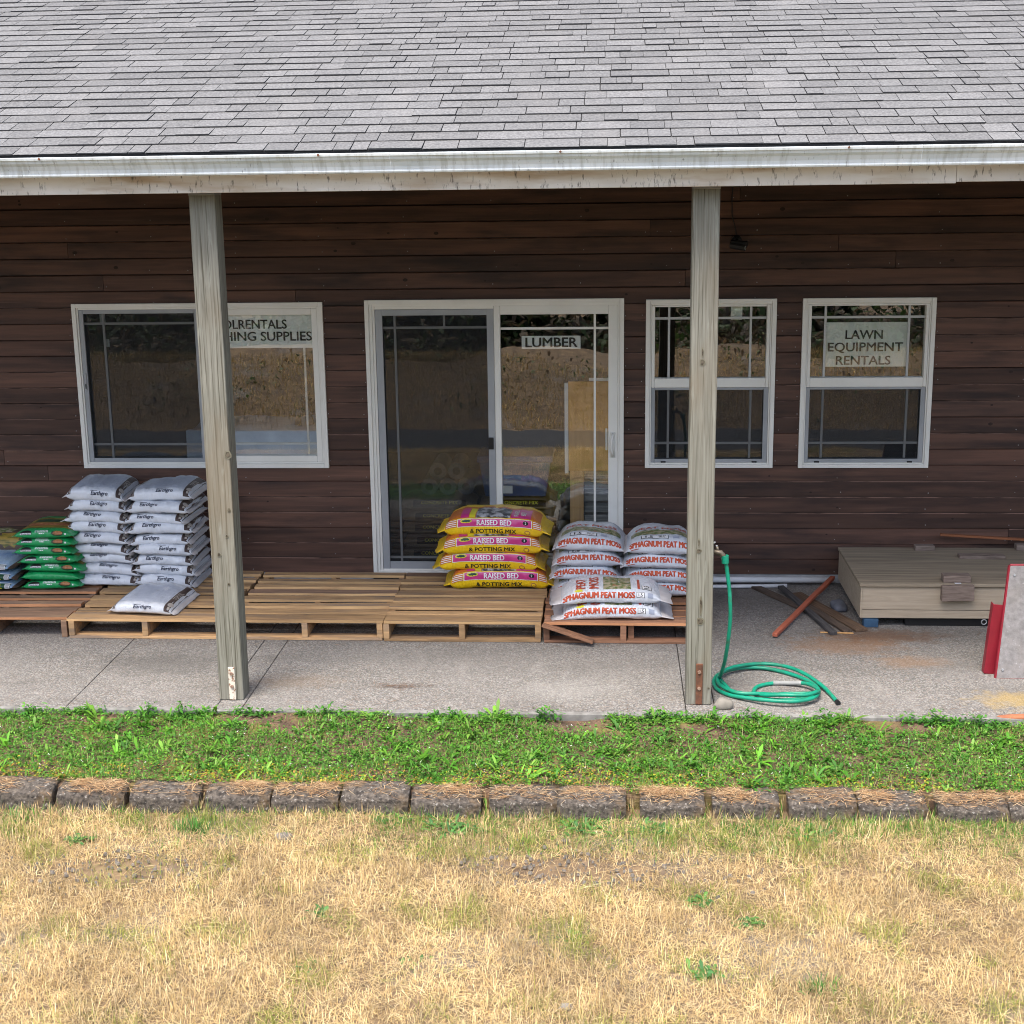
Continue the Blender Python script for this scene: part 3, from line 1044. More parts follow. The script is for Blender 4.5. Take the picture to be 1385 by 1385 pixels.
def pallet(label, x, y, rz, nb, mat, seed, bottom=True, greyboards=(), broken=False, W=1.016, Dp=1.22, edge=None):
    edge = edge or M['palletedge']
    random.seed(seed)
    p = thing('pallet', label, 'pallet', 'wooden pallets along the wall', loc=(x, y, 0), rot=(0, 0, rz))
    m = MB()
    gap = Dp / nb
    for k in range(nb):
        w = gap - random.uniform(.04, .085)
        y0 = -Dp / 2 + k * gap + random.uniform(0, .006)
        if k == 0:
            w = .14 if nb < 9 else w
        dz = random.uniform(-.002, .003)
        tl, tr = random.uniform(-.012, .006), random.uniform(-.006, .012)
        n = 8
        vs, fs = [], []
        for i in range(n + 1):
            xx = -W / 2 + tl + (W + tr - tl) * i / n
            wob = noise.noise(Vector((xx * 2, k * 3.3, seed))) * .004
            wy = noise.noise(Vector((xx * 3, k * 5.3, seed + 4))) * .004
            vs += [(xx, y0 + wy, .1175 + dz), (xx, y0 + w + wy, .1175 + dz), (xx, y0 + w + wy - .002, .135 + dz + wob), (xx, y0 + wy + .002, .135 + dz + wob)]
        for i in range(n):
            a, b = i * 4, i * 4 + 4
            fs += [(a, b, b + 3, a + 3), (a + 3, b + 3, b + 2, a + 2), (a + 2, b + 2, b + 1, a + 1), (a + 1, b + 1, b, a)]
        fs += [(0, 3, 2, 1), (n * 4, n * 4 + 1, n * 4 + 2, n * 4 + 3)]
        tm = M['palletold'] if k in greyboards else mat
        rn = random.random()
        m.add(vs, [f for f in fs if fs.index(f) % 4 == 1 and fs.index(f) < 4 * n], tm, rn)
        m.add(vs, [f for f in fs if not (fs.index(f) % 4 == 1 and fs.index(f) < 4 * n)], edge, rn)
    build(m, 'top_deck', p, b=.002)
    for sx in (-W / 2 + .001, -.019, W / 2 - .039):
        one_box('stringer', (sx, sx + .038, -Dp / 2 + .004, Dp / 2 - .004, .0185 if bottom else .002, .117), mat, p, .002)
    m = MB()
    for yy in ((-Dp / 2 + .002, -Dp / 2 + .1), (-.045, .045), (Dp / 2 - .1, Dp / 2 - .002)):
        if bottom or yy[0] > -.3:
            m.box(-W / 2 + .004, W / 2 - .004, yy[0], yy[1], .002, .018, mat)
    build(m, 'bottom_deck', p, b=.002)
    if broken:
        m = MB()
        X = Matrix.Translation((-.34, -Dp / 2 - .015, .075)) @ Matrix.Rotation(.30, 4, 'Y') @ Matrix.Rotation(-.10, 4, 'Z')
        m.box(-.18, .16, -.05, .03, -.008, .008, mat, None, X)
        build(m, 'broken_board', p, b=.002)
        m = MB()
        m.box(.03, .068, -Dp / 2 + .05, Dp / 2 - .1, .0185, .117, mat)
        build(m, 'stringer', p, b=.002)
    return p


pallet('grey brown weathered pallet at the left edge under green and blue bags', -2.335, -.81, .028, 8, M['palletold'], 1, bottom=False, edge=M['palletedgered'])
pallet('light wooden pallet under the white soil bag stacks', -1.285, -.815, .0, 8, M['pallet'], 2)
pallet('empty wooden pallet with one grey board beside the left post', -.235, -.82, .004, 8, M['pallet'], 3, greyboards=(4,))
pallet('wooden pallet in front of the door under the yellow bags', .788, -.832, .0, 8, M['pallet'], 14, greyboards=(7,))
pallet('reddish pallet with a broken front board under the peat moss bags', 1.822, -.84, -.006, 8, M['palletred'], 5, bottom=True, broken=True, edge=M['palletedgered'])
random.seed(21)


# ------------------------------------------------------------------ bags
class Bag:
    """pillow-shaped filled bag lying flat: x length, front face -y"""

    def __init__(self, L, W, H, seed, crimp=.03, px=.62, pz=.8, droop=.3, wr=.006, lean=0.0, endp=5.0):
        self.L, self.W, self.H, self.seed = L, W, H, seed
        self.crimp, self.px, self.pz, self.droop, self.wr, self.endp = crimp, px, pz, droop, wr, endp
        self.lean = lean
        th = np.linspace(-PI / 2, 1.5 * PI, 161)
        self.th = th

    def hw(self, u):
        a = min(abs(u), 1.0)
        h = self.H / 2 * max(.05, (1 - a ** self.endp)) ** .62
        w = self.W / 2 * (1 - .06 * a ** 4)
        if abs(u) > 1:
            h = .0035
        return h, w

    def sec(self, u):
        h, w = self.hw(u)
        a = min(abs(u), 1.05)
        zc = self.H / 2 * (1 - self.droop * a ** 4)
        if u < 0:
            zc -= self.lean * a ** 3
        c, s = np.cos(self.th), np.sin(self.th)
        y = -w * np.sign(c) * np.abs(c) ** self.px
        z = zc + h * np.sign(s) * np.abs(s) ** self.pz
        x = u * self.L / 2
        # creases: longer along y, converging on the crimped ends
        sd = self.seed * 13.7
        dd = np.array([noise.noise(Vector((x * 11 + sd, yy * 3.2, zz * 9))) + .6 * noise.noise(Vector((x * 26 + sd, yy * 5, zz * 22 + 5))) for yy, zz in zip(y[::4], z[::4])])
        dd = np.interp(np.arange(len(y)), np.arange(0, len(y), 4), dd) * self.wr * (1 if a < 1 else .3)
        z = z + dd * np.abs(s) + (noise.noise(Vector((x * 3.1, sd, 2))) * .004)
        y = y - dd * c * .8
        if abs(u) > 1:
            z = z + self.crimp * .45 * np.array([noise.noise(Vector((yy * 9, self.seed * 3.3 + (5 if u > 0 else 0), 0))) for yy in y]) - self.crimp * .25
        z = np.maximum(z, .0005)
        ds = np.hypot(np.diff(y), np.diff(z))
        arc = np.concatenate([[0], np.cumsum(ds)])
        i0 = 40                                  # theta = 0, middle of the front
        return y, z, arc - arc[i0]

    def body(self, mat, endmat=None, endu=None, name='bag'):
        nU, nT = 36, 44
        us = np.sin(np.linspace(-1, 1, nU) * PI / 2 * .985) / math.sin(PI / 2 * .985)
        us = np.concatenate([[-1 - 2 * self.crimp / self.L], us, [1 + 2 * self.crimp / self.L]])
        m = MB()
        vs, fs = [], []
        idx = (np.linspace(0, 160, nT + 1)[:-1]).round().astype(int)
        for u in us:
            y, z, _ = self.sec(u)
            jag = noise.noise(Vector((u * 50, self.seed, 0))) * .004 if abs(u) > 1 else 0
            for k in idx:
                vs.append((u * self.L / 2 + (jag + .006 * math.sin(y[k] * 60) if abs(u) > 1 else 0), y[k], z[k]))
        n = len(us)
        fA, fB = [], []
        for i in range(n - 1):
            for k in range(nT):
                a, b = i * nT + k, i * nT + (k + 1) % nT
                (fB if (i == 0 or i == n - 2) else fA).append((a, a + nT, b + nT, b))
        fB += [tuple(range(nT)), tuple(reversed(range((n - 1) * nT, n * nT)))]
        m.add(vs, fA, mat)
        m.v, o = m.v, 0
        k = m.mi(endmat or mat)
        for f in fB:
            m.f.append(f)
            m.m.append(k)
            m.r.append(.5)
        return m.mesh(name, True)

    def S(self, x, a, off):
        u = x / (self.L / 2)
        key = round(float(x), 4)
        if not hasattr(self, 'cache'):
            self.cache = {}
        if key not in self.cache:
            self.cache[key] = self.sec(key / (self.L / 2))
        y, z, arc = self.cache[key]
        yy, zz = np.interp(a, arc, y), np.interp(a, arc, z)
        y1, z1 = np.interp(a + .004, arc, y), np.interp(a + .004, arc, z)
        t = Vector((0, y1 - yy, z1 - zz))
        if t.length < 1e-6:
            t = Vector((0, 0, 1))
        t.normalize()
        nrm = Vector((0, -t.z, t.y))
        return (x, yy + nrm.y * off, zz + nrm.z * off)

    def rect(self, mb, x0, x1, a0, a1, mat, off=.0012, nx=None, na=None):
        nx = nx or max(2, int((x1 - x0) / .012))
        na = na or max(2, int((a1 - a0) / .007))
        vs = [self.S(x0 + (x1 - x0) * i / nx, a0 + (a1 - a0) * j / na, off) for j in range(na + 1) for i in range(nx + 1)]
        fs = [(j * (nx + 1) + i, j * (nx + 1) + i + 1, (j + 1) * (nx + 1) + i + 1, (j + 1) * (nx + 1) + i) for j in range(na) for i in range(nx)]
        mb.add(vs, fs, mat)

    def blob(self, mb, cx, ca, rx, ra, mat, off=.002, half=False, jag=0.0):
        n, rings = 20, 4
        vs = [self.S(cx, ca, off)]
        for r in range(1, rings + 1):
            for k in range(n):
                t = 2 * PI * k / n
                rr = r / rings * (1 + jag * math.sin(k * 2.7 + cx * 40))
                sa = math.sin(t)
                if half and sa < 0:
                    sa *= .25
                vs.append(self.S(cx + rx * rr * math.cos(t), ca + ra * rr * sa, off))
        fs = [(0, 1 + k, 1 + (k + 1) % n) for k in range(n)]
        for r in range(rings - 1):
            for k in range(n):
                a, b = 1 + r * n + k, 1 + r * n + (k + 1) % n
                fs.append((a, a + n, b + n, b))
        mb.add(vs, fs, mat)

    def text(self, mb, s, size, cx, ca, mat, off=.0024, turn=0, **kw):
        v, f = text2d(s, size, maxe=.011, **kw)
        if turn == 1:                            # reads along the bag's depth
            v = np.stack([-v[:, 1], v[:, 0], v[:, 2]], 1)
        elif turn == -1:
            v = np.stack([v[:, 1], -v[:, 0], v[:, 2]], 1)
        t = MB()
        t.add([self.S(cx + p[0], ca + p[1], off + p[2]) for p in v], f, mat)
        mb.append(t)


def meshes(bag, mat, endmat, printer):
    body = bag.body(mat, endmat, name='bag_skin')
    pr, lt = MB(), []
    printer(bag, pr, lt)
    return body, (pr.mesh('printed_panel', True) if pr.v else None), [t.mesh('lettering') for t in lt]


def put_bag(ms, name, label, cat, group, loc, rz=0, tilt=(0, 0), scale=(1, 1, 1)):
    t = thing(name, label, cat, group, loc=loc, rot=(tilt[0], tilt[1], rz))
    t.scale = scale
    link('bag_skin', ms[0], t)
    if ms[1]:
        link('printed_panel', ms[1], t)
    for q in ms[2] or ():
        link('lettering', q, t)
    return t


def white_print(b, pr, lt):
    L = b.L / 2
    b.rect(pr, -L * .985, -L * .82, .006, .46, M['bagbrown'])
    b.rect(pr, L * .77, L * .985, .0, .46, M['bagbrown'])
    b.rect(pr, -L * .77, L * .74, .072, .42, M['baggrey'])
    b.rect(pr, -L * .86, -L * .845, .010, .44, M['tan'], .0018, nx=2)
    # faint small-print lines on the grey panel
    for i, a in enumerate(np.arange(.12, .38, .016)):
        x0, x1 = (-.10, .13) if i > 2 else (-.14, .09)
        if i in (2, 7):
            continue
        b.rect(pr, x0, x1 - .03 * ((i * 7) % 3), a, a + .004, M['bagprint'], .0018, na=1)
    b.text(lt, 'Earthgro', .034, -.005 + .05 * math.sin(b.seed * 2.3), .022 + .012 * math.sin(b.seed * 1.7), M['navy'], shear=.25, bold=.025, xs=1.0, off=.003)
    q = .05 * math.sin(b.seed * 2.3)
    w_ = .012 * math.sin(b.seed * 1.7)
    b.rect(pr, -.070 + q, -.020 + q, .0405 + w_, .044 + w_, M['navy'], .0026, na=1)
    b.text(lt, 'TOPSOIL', .036, L * .87, .235, M['tan'], turn=1, bold=.012)
    b.blob(pr, L * .89, .075, .014, .026, M['tan'], .0018)
    b.rect(pr, L * .86, L * .92, .02, .042, M['tan'], .0018)
    b.text(lt, 'TOPSOIL', .034, -L * .895, .235, M['tan'], turn=1, bold=.012)


WHITE = []
for s in range(7):
    b = Bag(.43 - .012 * (s % 3), .50, .090 + .004 * (s % 3), 31 + s, crimp=.022, droop=.4 + .12 * (s % 4), lean=.015 * math.sin(s * 2.1), endp=8.0, wr=.013, px=.45, pz=.6)
    WHITE.append(meshes(b, M['bagwhite'], M['bagpale'], white_print))

ORD = ['topmost', 'second from the top', 'third from the top', 'fourth from the top', 'fifth from the top', 'sixth from the top', 'seventh from the top', 'eighth from the top', 'bottom']
GW = 'white topsoil bags on the light pallet'
leanL = [-1.795, -1.785, -1.80, -1.815, -1.82, -1.83, -1.825, -1.835, -1.84]
leanR = [-1.36, -1.37, -1.375, -1.37, -1.385, -1.38, -1.39, -1.375, -1.365]
for st, xs, yb, nm in ((0, leanL, -.435, 'left'), (1, leanR, -.465, 'right')):
    for k in range(9):
        o = ORD[8 - k]
        put_bag(WHITE[(k * 3 + st * 2 + (k // 3)) % 7], 'soil_bag', f'white topsoil bag, {o} of the {nm} white stack', 'soil bag', GW,
                (xs[k] + random.uniform(-.008, .008), yb + random.uniform(-.022, .022), .136 + k * .0755), random.uniform(-.07, .07),
                (random.uniform(-.015, .02), random.uniform(-.025, .045)), (random.uniform(.97, 1.06), 1, 1.16 if k == 8 else random.uniform(.98, 1.05)))
put_bag(WHITE[2], 'soil_bag', 'white topsoil bag lying alone on the pallet in front of the white stacks', 'soil bag', GW, (-1.315, -1.10, .137), -.06, (0, 0), (1.02, 1.04, .92))


def green_print(b, pr, lt):
    b.blob(pr, -.115, .012, .042, .026, M['black'], half=True)
    b.rect(pr, -.155, -.078, .0035, .0135, M['whiteprint'], .003, na=2)
    b.text(lt, 'Miracle-Gro', .0115, -.1165, .0088, M['navy'], off=.0042, bold=.03, fit=.072)
    for i, (a, x0, x1) in enumerate(((.029, -.050, .042), (.018, -.052, .048), (.007, -.022, .014))):
        x = x0
        while x < x1 - .006:                     # rows of unreadable small print
            w = random.choice([.006, .009, .013])
            b.rect(pr, x, min(x + w, x1), a, a + .0065, M['whiteprint'], .0022, nx=2, na=1)
            x += w + .0035
    b.blob(pr, .105, .012, .045, .020, M['bagdkgreen'], .0014, jag=.1)
    b.blob(pr, .108, .008, .034, .022, M['bagterra'], .0028, half=True, jag=.08)
    b.rect(pr, .155, .165, .002, .012, M['whiteprint'], .002, na=2)
    b.rect(pr, -.17, .19, .085, .36, M['bagochre'], .0014)
    b.rect(pr, -.15, .17, .14, .22, M['bagterra'], .0024)
    b.rect(pr, -.13, .10, .24, .32, M['bagdkgreen'], .0024)


GREEN = []
for s in range(3):
    b = Bag(.40, .48, .071, 51 + s, crimp=.016, droop=.3, wr=.006, px=.42, pz=.6)
    GREEN.append(meshes(b, M['baggreen'], M['baggreen'], green_print))
bk = Bag(.40, .48, .071, 58, crimp=.016, droop=.3, wr=.006, px=.42, pz=.6)
GREENBACK = (bk.body(M['baggreen'], M['baggreen'], name='bag_skin'), None, None)
offs = [0, -.005, .015, -.005, -.04, -.025, -.035]
GO = ['bottom', 'second from the bottom', 'third from the bottom', 'middle', 'third from the top', 'second from the top', 'topmost']
for k in range(7):
    z = .136 + .0605 * k
    ms = GREENBACK if k == 1 else GREEN[k % 3]
    lab = 'plain bright green bag, print turned away, second from the bottom of the green stack' if k == 1 else f'bright green soil bag with black swoosh, {GO[k]} of the green stack'
    put_bag(ms, 'potting_soil_bag', lab, 'soil bag', 'green potting soil bags', (-2.148 + offs[k], -.545 + random.uniform(-.01, .01), z), random.uniform(-.045, .045), (0, random.uniform(-.025, .025)))


def blue_print(b, pr, lt):
    b.rect(pr, -.18, .185, -.030, .034, M['bagdkgreen'])
    b.rect(pr, -.18, .185, .036, .046, M['whiteprint'])
    b.rect(pr, .150, .182, -.012, .026, M['whiteprint'], .0026)
    for i in range(6):
        b.rect(pr, .154 + i * .0042, .1555 + i * .0042, -.004, .022, M['ink'], .0038, nx=1)
    b.text(lt, 'POTTING SOIL', .040, .018, .006, M['yellowprint'], bold=.03, fit=.225, off=.003)
    b.rect(pr, -.17, .14, .07, .34, M['bagblue'], .0016)


BLUE = []
for s in range(2):
    b = Bag(.40, .46, .068, 71 + s, crimp=.03, droop=.1, wr=.004, px=.5)
    BLUE.append(meshes(b, M['bagblue'], M['bagsoilbrown'], blue_print))
for k, (dx, nm) in enumerate(((0, 'bottom'), (-.005, 'middle'), (-.02, 'top'))):
    put_bag(BLUE[k % 2], 'potting_soil_bag', f'dark green and blue soil bag, {nm} of the short stack at the left edge', 'soil bag', 'blue potting soil bags', (-2.605 + dx, -.60, .136 + .068 * k), random.uniform(-.02, .02))


def dark_print(b, pr, lt):
    b.rect(pr, -.17, .17, -.02, .36, M['bagsoilbrown'])
    b.blob(pr, .05, .12, .10, .06, M['bagochre'], .0026, jag=.2)
    b.blob(pr, -.04, .24, .11, .06, M['gardenpicture'], .0026, jag=.2)


b = Bag(.42, .40, .30, 81, crimp=.02, droop=.1, wr=.006, px=.5)
put_bag(meshes(b, M['bagsoilbrown'], M['bagsoilbrown'], dark_print), 'potting_soil_bag', 'dark brown bag with green print standing behind the short left stack', 'soil bag', None, (-2.62, -.26, .136), .02, (.0, 0), (1, .9, 1.05))


def yellow_print(b, pr, lt):
    b.rect(pr, -.245, .265, -.002, .054, M['bagcream'], .0012)
    b.rect(pr, -.240, .260, .002, .050, M['pink'], .0022)
    b.text(lt, 'RAISED BED', .050, .012 + .02 * math.sin(b.seed), .026, M['whiteprint'], bold=.028, fit=.235, off=.0034)
    b.blob(pr, -.185, .038, .040, .014, M['yellowprint'], .0030)
    b.blob(pr, -.183, .038, .032, .008, M['bagdkgreen'], .0042, jag=.2)
    b.blob(pr, .222, .030, .019, .014, M['black'], .0030)
    b.text(lt, '2', .022, .222, .030, M['whiteprint'], bold=.02, off=.0046)
    b.text(lt, '& POTTING MIX', .040, .0, -.033, M['ink'], bold=.022, fit=.315, off=.003)
    b.blob(pr, .235, -.034, .020, .015, M['bagterra'], .0022)
    b.blob(pr, .235, -.034, .014, .010, M['bagyellow'], .0034)
    for i in range(4):                            # pale pin stripes on an orange end band
        a = .006 + i * .0125
        b.rect(pr, -.325, -.252, a, a + .005, M['bagcream'], .0022, na=1)
        b.rect(pr, .272, .325, a, a + .005, M['bagcream'], .0022, na=1)
    b.rect(pr, -.33, -.250, .0, .056, M['orangeprint'], .0012)
    b.rect(pr, .268, .33, .0, .056, M['orangeprint'], .0012)
    b.rect(pr, -.32, .32, .060, .30, M['orangeprint'], .0012)
    b.rect(pr, -.12, .115, .060, .26, M['greypicture'], .0024)
    b.rect(pr, -.225, -.17, .062, .25, M['pink'], .0024)
    b.rect(pr, -.165, -.125, .062, .25, M['yellowprint'], .0024)
    b.rect(pr, .12, .255, .062, .25, M['pink'], .0024)
    b.text(lt, 'RAISED', .046, .155, .15, M['bagcream'], turn=1, bold=.02, off=.0036)
    b.text(lt, 'BED', .046, .205, .13, M['bagcream'], turn=1, bold=.02, off=.0036)


YEL = []
for s in range(4):
    b = Bag(.68, .40, .149, 91 + s, crimp=.05, droop=.5, wr=.010, px=.36, pz=.5, endp=9.0)
    YEL.append(meshes(b, M['bagyellow'], M['bagyellow'], yellow_print))
for k, (dx, rz, nm) in enumerate(((.975, .01, 'bottom'), (.905, -.03, 'second from the bottom'), (.925, .025, 'second from the top'), (.945, -.035, 'topmost'))):
    put_bag(YEL[k], 'potting_mix_bag', f'yellow and pink potting mix bag, {nm} of the yellow stack', 'soil bag', 'yellow potting mix bags', (dx, -.505 + .012 * (k % 2), .136 + .1235 * k), rz, (0, random.uniform(-.012, .012)))


def peat_rear(b, pr, lt):
    b.text(lt, 'SPHAGNUM PEAT MOSS', .050, .0, .022, M['redprint'], bold=.06, fit=.42)
    b.rect(pr, -.200, -.150, -.008, -.0035, M['redprint'], .002, na=1)
    b.rect(pr, -.135, .045, .066, .108, M['ink'], .0012)
    b.rect(pr, -.131, .041, .070, .104, M['whiteprint'], .0022)
    b.text(lt, '1.5', .044, -.082, .087, M['ink'], bold=.03, off=.0034, xs=1.15)
    b.text(lt, 'CU. FT.', .017, .005, .095, M['ink'], bold=.01, off=.0034)
    b.text(lt, '(42 L)', .017, .002, .079, M['ink'], bold=.01, off=.0034)
    b.rect(pr, .075, .115, .072, .104, M['bagprint'], .0018)
    b.rect(pr, -.20, .20, .135, .235, M['gardenpicture'])
    b.text(lt, 'PEAT MOSS', .062, .0, .275, M['redprint'], bold=.035, fit=.34)


PEAT = []
for s in range(3):
    b = Bag(.455, .48, .122, 111 + s, crimp=.018, droop=.55, wr=.010, px=.58, pz=.7, endp=3.2)
    PEAT.append(meshes(b, M['bagwhite'], M['bagpale'], peat_rear))
GP = 'white peat moss bags on the reddish pallet'
for k, nm in enumerate(('bottom of the left rear stack, behind the front pair', 'second from the bottom of the left rear stack', 'second from the top of the left rear stack', 'puffy and topmost of the left rear stack by the door')):
    put_bag(PEAT[k % 3], 'peat_moss_bag', 'white peat moss bag, ' + nm, 'soil bag', GP, (1.585 + (0, -.01, .005, .02)[k], -.66 + .01 * k, .137 + .098 * k), (.02, -.02, .0, -.045)[k], (0, (0, .02, -.01, .03)[k]), (1, 1, 1.12 if k == 3 else 1))
for k, nm in enumerate(('bottom of the right rear stack beside the post', 'second from the bottom of the stack beside the post', 'second from the top of the stack beside the post', 'puffy and topmost of the stack beside the post')):
    put_bag(PEAT[(k + 1) % 3], 'peat_moss_bag', 'white peat moss bag, ' + nm, 'soil bag', GP, (2.055 + (0, .01, .0, .02)[k], -.68 - .008 * k, .137 + .098 * k), (.0, .02, -.02, -.01)[k], (0, (0, .02, .015, .02)[k]), (1, 1, 1.14 if k == 3 else 1))


def peat_front(b, pr, lt):
    b.text(lt, 'SPHAGNUM PEAT MOSS', .052, -.075, .016, M['redprint'], bold=.06, fit=.455)
    b.rect(pr, .165, .215, .0, .036, M['ink'], .0012)
    b.rect(pr, .168, .212, .003, .033, M['whiteprint'], .0022)
    b.text(lt, '1.5', .026, .190, .018, M['ink'], bold=.02, off=.0034)
    b.rect(pr, .235, .27, .002, .034, M['bagprint'], .0018)
    b.rect(pr, -.045, .13, .062, .30, M['gardenpicture'])
    b.text(lt, 'PEAT', .085, -.19, .17, M['redprint'], turn=1, bold=.04)
    b.text(lt, 'MOSS', .085, -.105, .17, M['redprint'], turn=1, bold=.04)
    b.blob(pr, -.20, .055, .028, .014, M['yellowprint'], .0022, jag=.3)
    b.rect(pr, .172, .188, .066, .25, M['redprint'], .0014)
    b.rect(pr, .20, .262, .066, .14, M['ink'], .0012)
    b.rect(pr, .204, .258, .070, .136, M['whiteprint'], .0022)
    b.text(lt, '1.5', .05, .231, .102, M['ink'], turn=1, bold=.03, off=.0034)


PF = []
for s in range(2):
    b = Bag(.635, .40, .112, 131 + s, crimp=.07, droop=.5, wr=.011, px=.5, pz=.65, endp=5.5, lean=.018)
    PF.append(meshes(b, M['bagwhite'], M['bagpale'], peat_front))
put_bag(PF[0], 'peat_moss_bag', 'white SPHAGNUM PEAT MOSS bag lying lengthwise at the bottom of the front pair', 'soil bag', GP, (1.745, -1.215, .137), .0)
put_bag(PF[1], 'peat_moss_bag', 'white SPHAGNUM PEAT MOSS bag lying lengthwise on top of the front pair', 'soil bag', GP, (1.735, -1.20, .137 + .1), .015, (0, -.008))

# ------------------------------------------------------------------ storage box with lid, blocks and scraps on it
bx = thing('storage_box', 'long low beige storage box with a two board lid against the wall', 'box', loc=(3.363, -1.06, 0))
m = MB()
BW = 2.2
m.box(.012, BW, 0, .014, .118, .272, M['boxside'], .5)
m.box(.012, BW, .003, .014, .06, .114, M['boxside'], .5)
build(m, 'front_panel', bx, b=.002)
m = MB()
m.hexa([(0, .001, .062), (.0115, .001, .062), (.0115, .93, .062), (0, .93, .062), (0, .001, .272), (.0115, .001, .272), (.0115, .93, .272), (0, .93, .272)], M['boxside'], .5)
build(m, 'side_panel', bx, b=.002)
one_box('back_panel', (.012, BW, .915, .929, .06, .272), M['boxside'], bx)
one_box('floor_panel', (.013, BW, .016, .914, .062, .075), M['boxtop'], bx)
one_box('lid', (-.012, BW, -.018, .455, .2775, .300), M['boxtop'], bx, .003)
one_box('lid', (-.008, BW, .472, .940, .2745, .294), M['boxtop'], bx, .003)
m = MB()
X = Matrix.Translation((.61, -.014, .245)) @ Matrix.Rotation(-.02, 4, 'Y')
m.box(-.102, .102, -.042, .012, -.052, .052, M['blockwood'], None, X)
build(m, 'handle_block', bx, b=.004)
m = MB()
m.box(.525, .70, .0, .085, .301, .349, M['blockwood'])
build(m, 'handle_block', bx, b=.004)
one_box('hasp', (.595, .635, -.0195, -.0165, .255, .296), M['pvc'], bx, .001)
one_box('hasp', (.595, .635, -.019, .02, .3005, .3030), M['pvc'], bx, .001)
m = MB()
ring = [(.795 + .016 * math.cos(t), -.012, .042 + .016 * math.sin(t)) for t in np.linspace(0, 2 * PI, 17)]
m.tube(ring, .0035, M['screenframe'], 6)
build(m, 'pull_ring', bx, True)
one_box('skid', (.3, BW, .03, .09, .002, .059), M['black'], bx)

one_box('x', (0, 0, 0, 0, 0, 0), M['black']) if False else None


def loose(name, label, cat, dims, loc, rot, mat, group=None, b=.003, jag=0):
    m = MB()
    lx, ly, lz = dims
    n = max(1, int(lx / .06))
    vs, fs = [], []
    for i in range(n + 1):
        xx = -lx / 2 + lx * i / n
        w1 = noise.noise(Vector((xx * 6, loc[0] * 7, 1))) * jag
        w2 = noise.noise(Vector((xx * 6, loc[0] * 7, 8))) * jag
        vs += [(xx, -ly / 2 + w1, 0), (xx, ly / 2 + w2, 0), (xx, ly / 2 + w2, lz), (xx, -ly / 2 + w1, lz)]
    for i in range(n):
        a, c = i * 4, i * 4 + 4
        fs += [(a, c, c + 3, a + 3), (a + 3, c + 3, c + 2, a + 2), (a + 2, c + 2, c + 1, a + 1), (a + 1, c + 1, c, a)]
    fs += [(0, 3, 2, 1), (n * 4, n * 4 + 1, n * 4 + 2, n * 4 + 3)]
    m.add(vs, fs, mat)
    o = build(m, name, None, b=b, loc=loc, rot=rot)
    return tag(o, label, cat, group)


ZL = .297
loose('wood_block', 'short grey wood block on the back edge of the beige box lid', 'wood block', (.135, .06, .035), (3.945, -.19, .295), (0, 0, .03), M['blockwood'])
loose('wood_block', 'long thin weathered board scrap lying flat on the beige box lid', 'wood scrap', (.31, .075, .022), (4.29, -.40, .295), (0, 0, -.02), M['blockwood'])
loose('wood_block', 'wood block under the end of the red brown lath at the right edge', 'wood block', (.16, .07, .04), (4.66, -.17, .295), (0, 0, .0), M['blockwood'])
loose('lath', 'long thin red brown lath lying along the back of the beige box lid', 'lath', (1.3, .03, .016), (4.72, -.155, .350), (0, .035, -.1), M['lath'])
loose('wood_block', 'blue painted chock under the front left corner of the beige box', 'wood block', (.095, .06, .055), (3.435, -1.045, .001), (0, 0, .0), M['bluewood'])

# planks on the paving left of the box


def plank(label, a, b, w, h, mat, z=.002, name='plank', z2=None, cat='plank'):
    a, b = Vector(a), Vector(b)
    d = b - a
    z2 = z if z2 is None else z2
    pit = -math.atan2(z2 - z, d.length)
    return loose(name, label, cat, (d.length, w, h), ((a.x + b.x) / 2, (a.y + b.y) / 2, (z + z2) / 2), (0, pit, math.atan2(d.y, d.x)), mat, 'planks scattered beside the box', jag=.003)


plank('broad brown plank in the loose pile nearest to the beige box', (3.04, -.34), (3.36, -1.17), .085, .02, M['plankbrown'])
plank('brown cracked plank in the loose pile between grey and broad ones', (3.01, -.42), (3.27, -1.20), .06, .018, M['plankdark'], z=.003)
plank('thin dark grey plank crossing the loose pile', (2.945, -.24), (3.17, -1.25), .045, .022, M['plankgrey'], z=.022, z2=.004)
plank('dark brown split plank leftmost in the loose pile', (2.77, -.16), (3.10, -.80), .065, .018, M['plankdark'])
plank('red painted stick lying across the loose planks', (2.785, -1.32), (3.33, -.10), .034, .024, M['redwood'], z=.012, z2=.052, name='stick', cat='stick')
plank('tiny pale splinter on the paving in front of the loose planks', (3.09, -1.20), (3.30, -1.215), .012, .008, M['stud'], name='splinter', cat='splinter')


def stone(name, label, loc, r, mat, seed, cat='stone', flat=.7):
    bm = bmesh.new()
    bmesh.ops.create_icosphere(bm, subdivisions=3, radius=1)
    for v in bm.verts:
        p = v.co.copy()
        k = 1 + .22 * noise.noise(p * 1.1 + Vector((seed, 0, 0))) + .06 * noise.noise(p * 3.2 + Vector((seed, 4, 0)))
        v.co = Vector((p.x * r[0] * k, p.y * r[1] * k, max(p.z * r[2] * k, -r[2] * .55)))
    me = bpy.data.meshes.new(name)
    bm.to_mesh(me)
    bm.free()
    me.materials.append(mat)
    me.polygons.foreach_set('use_smooth', [True] * len(me.polygons))
    o = link(name, me, None, (loc[0], loc[1], loc[2] + r[2] * .54))
    return tag(o, label, cat)


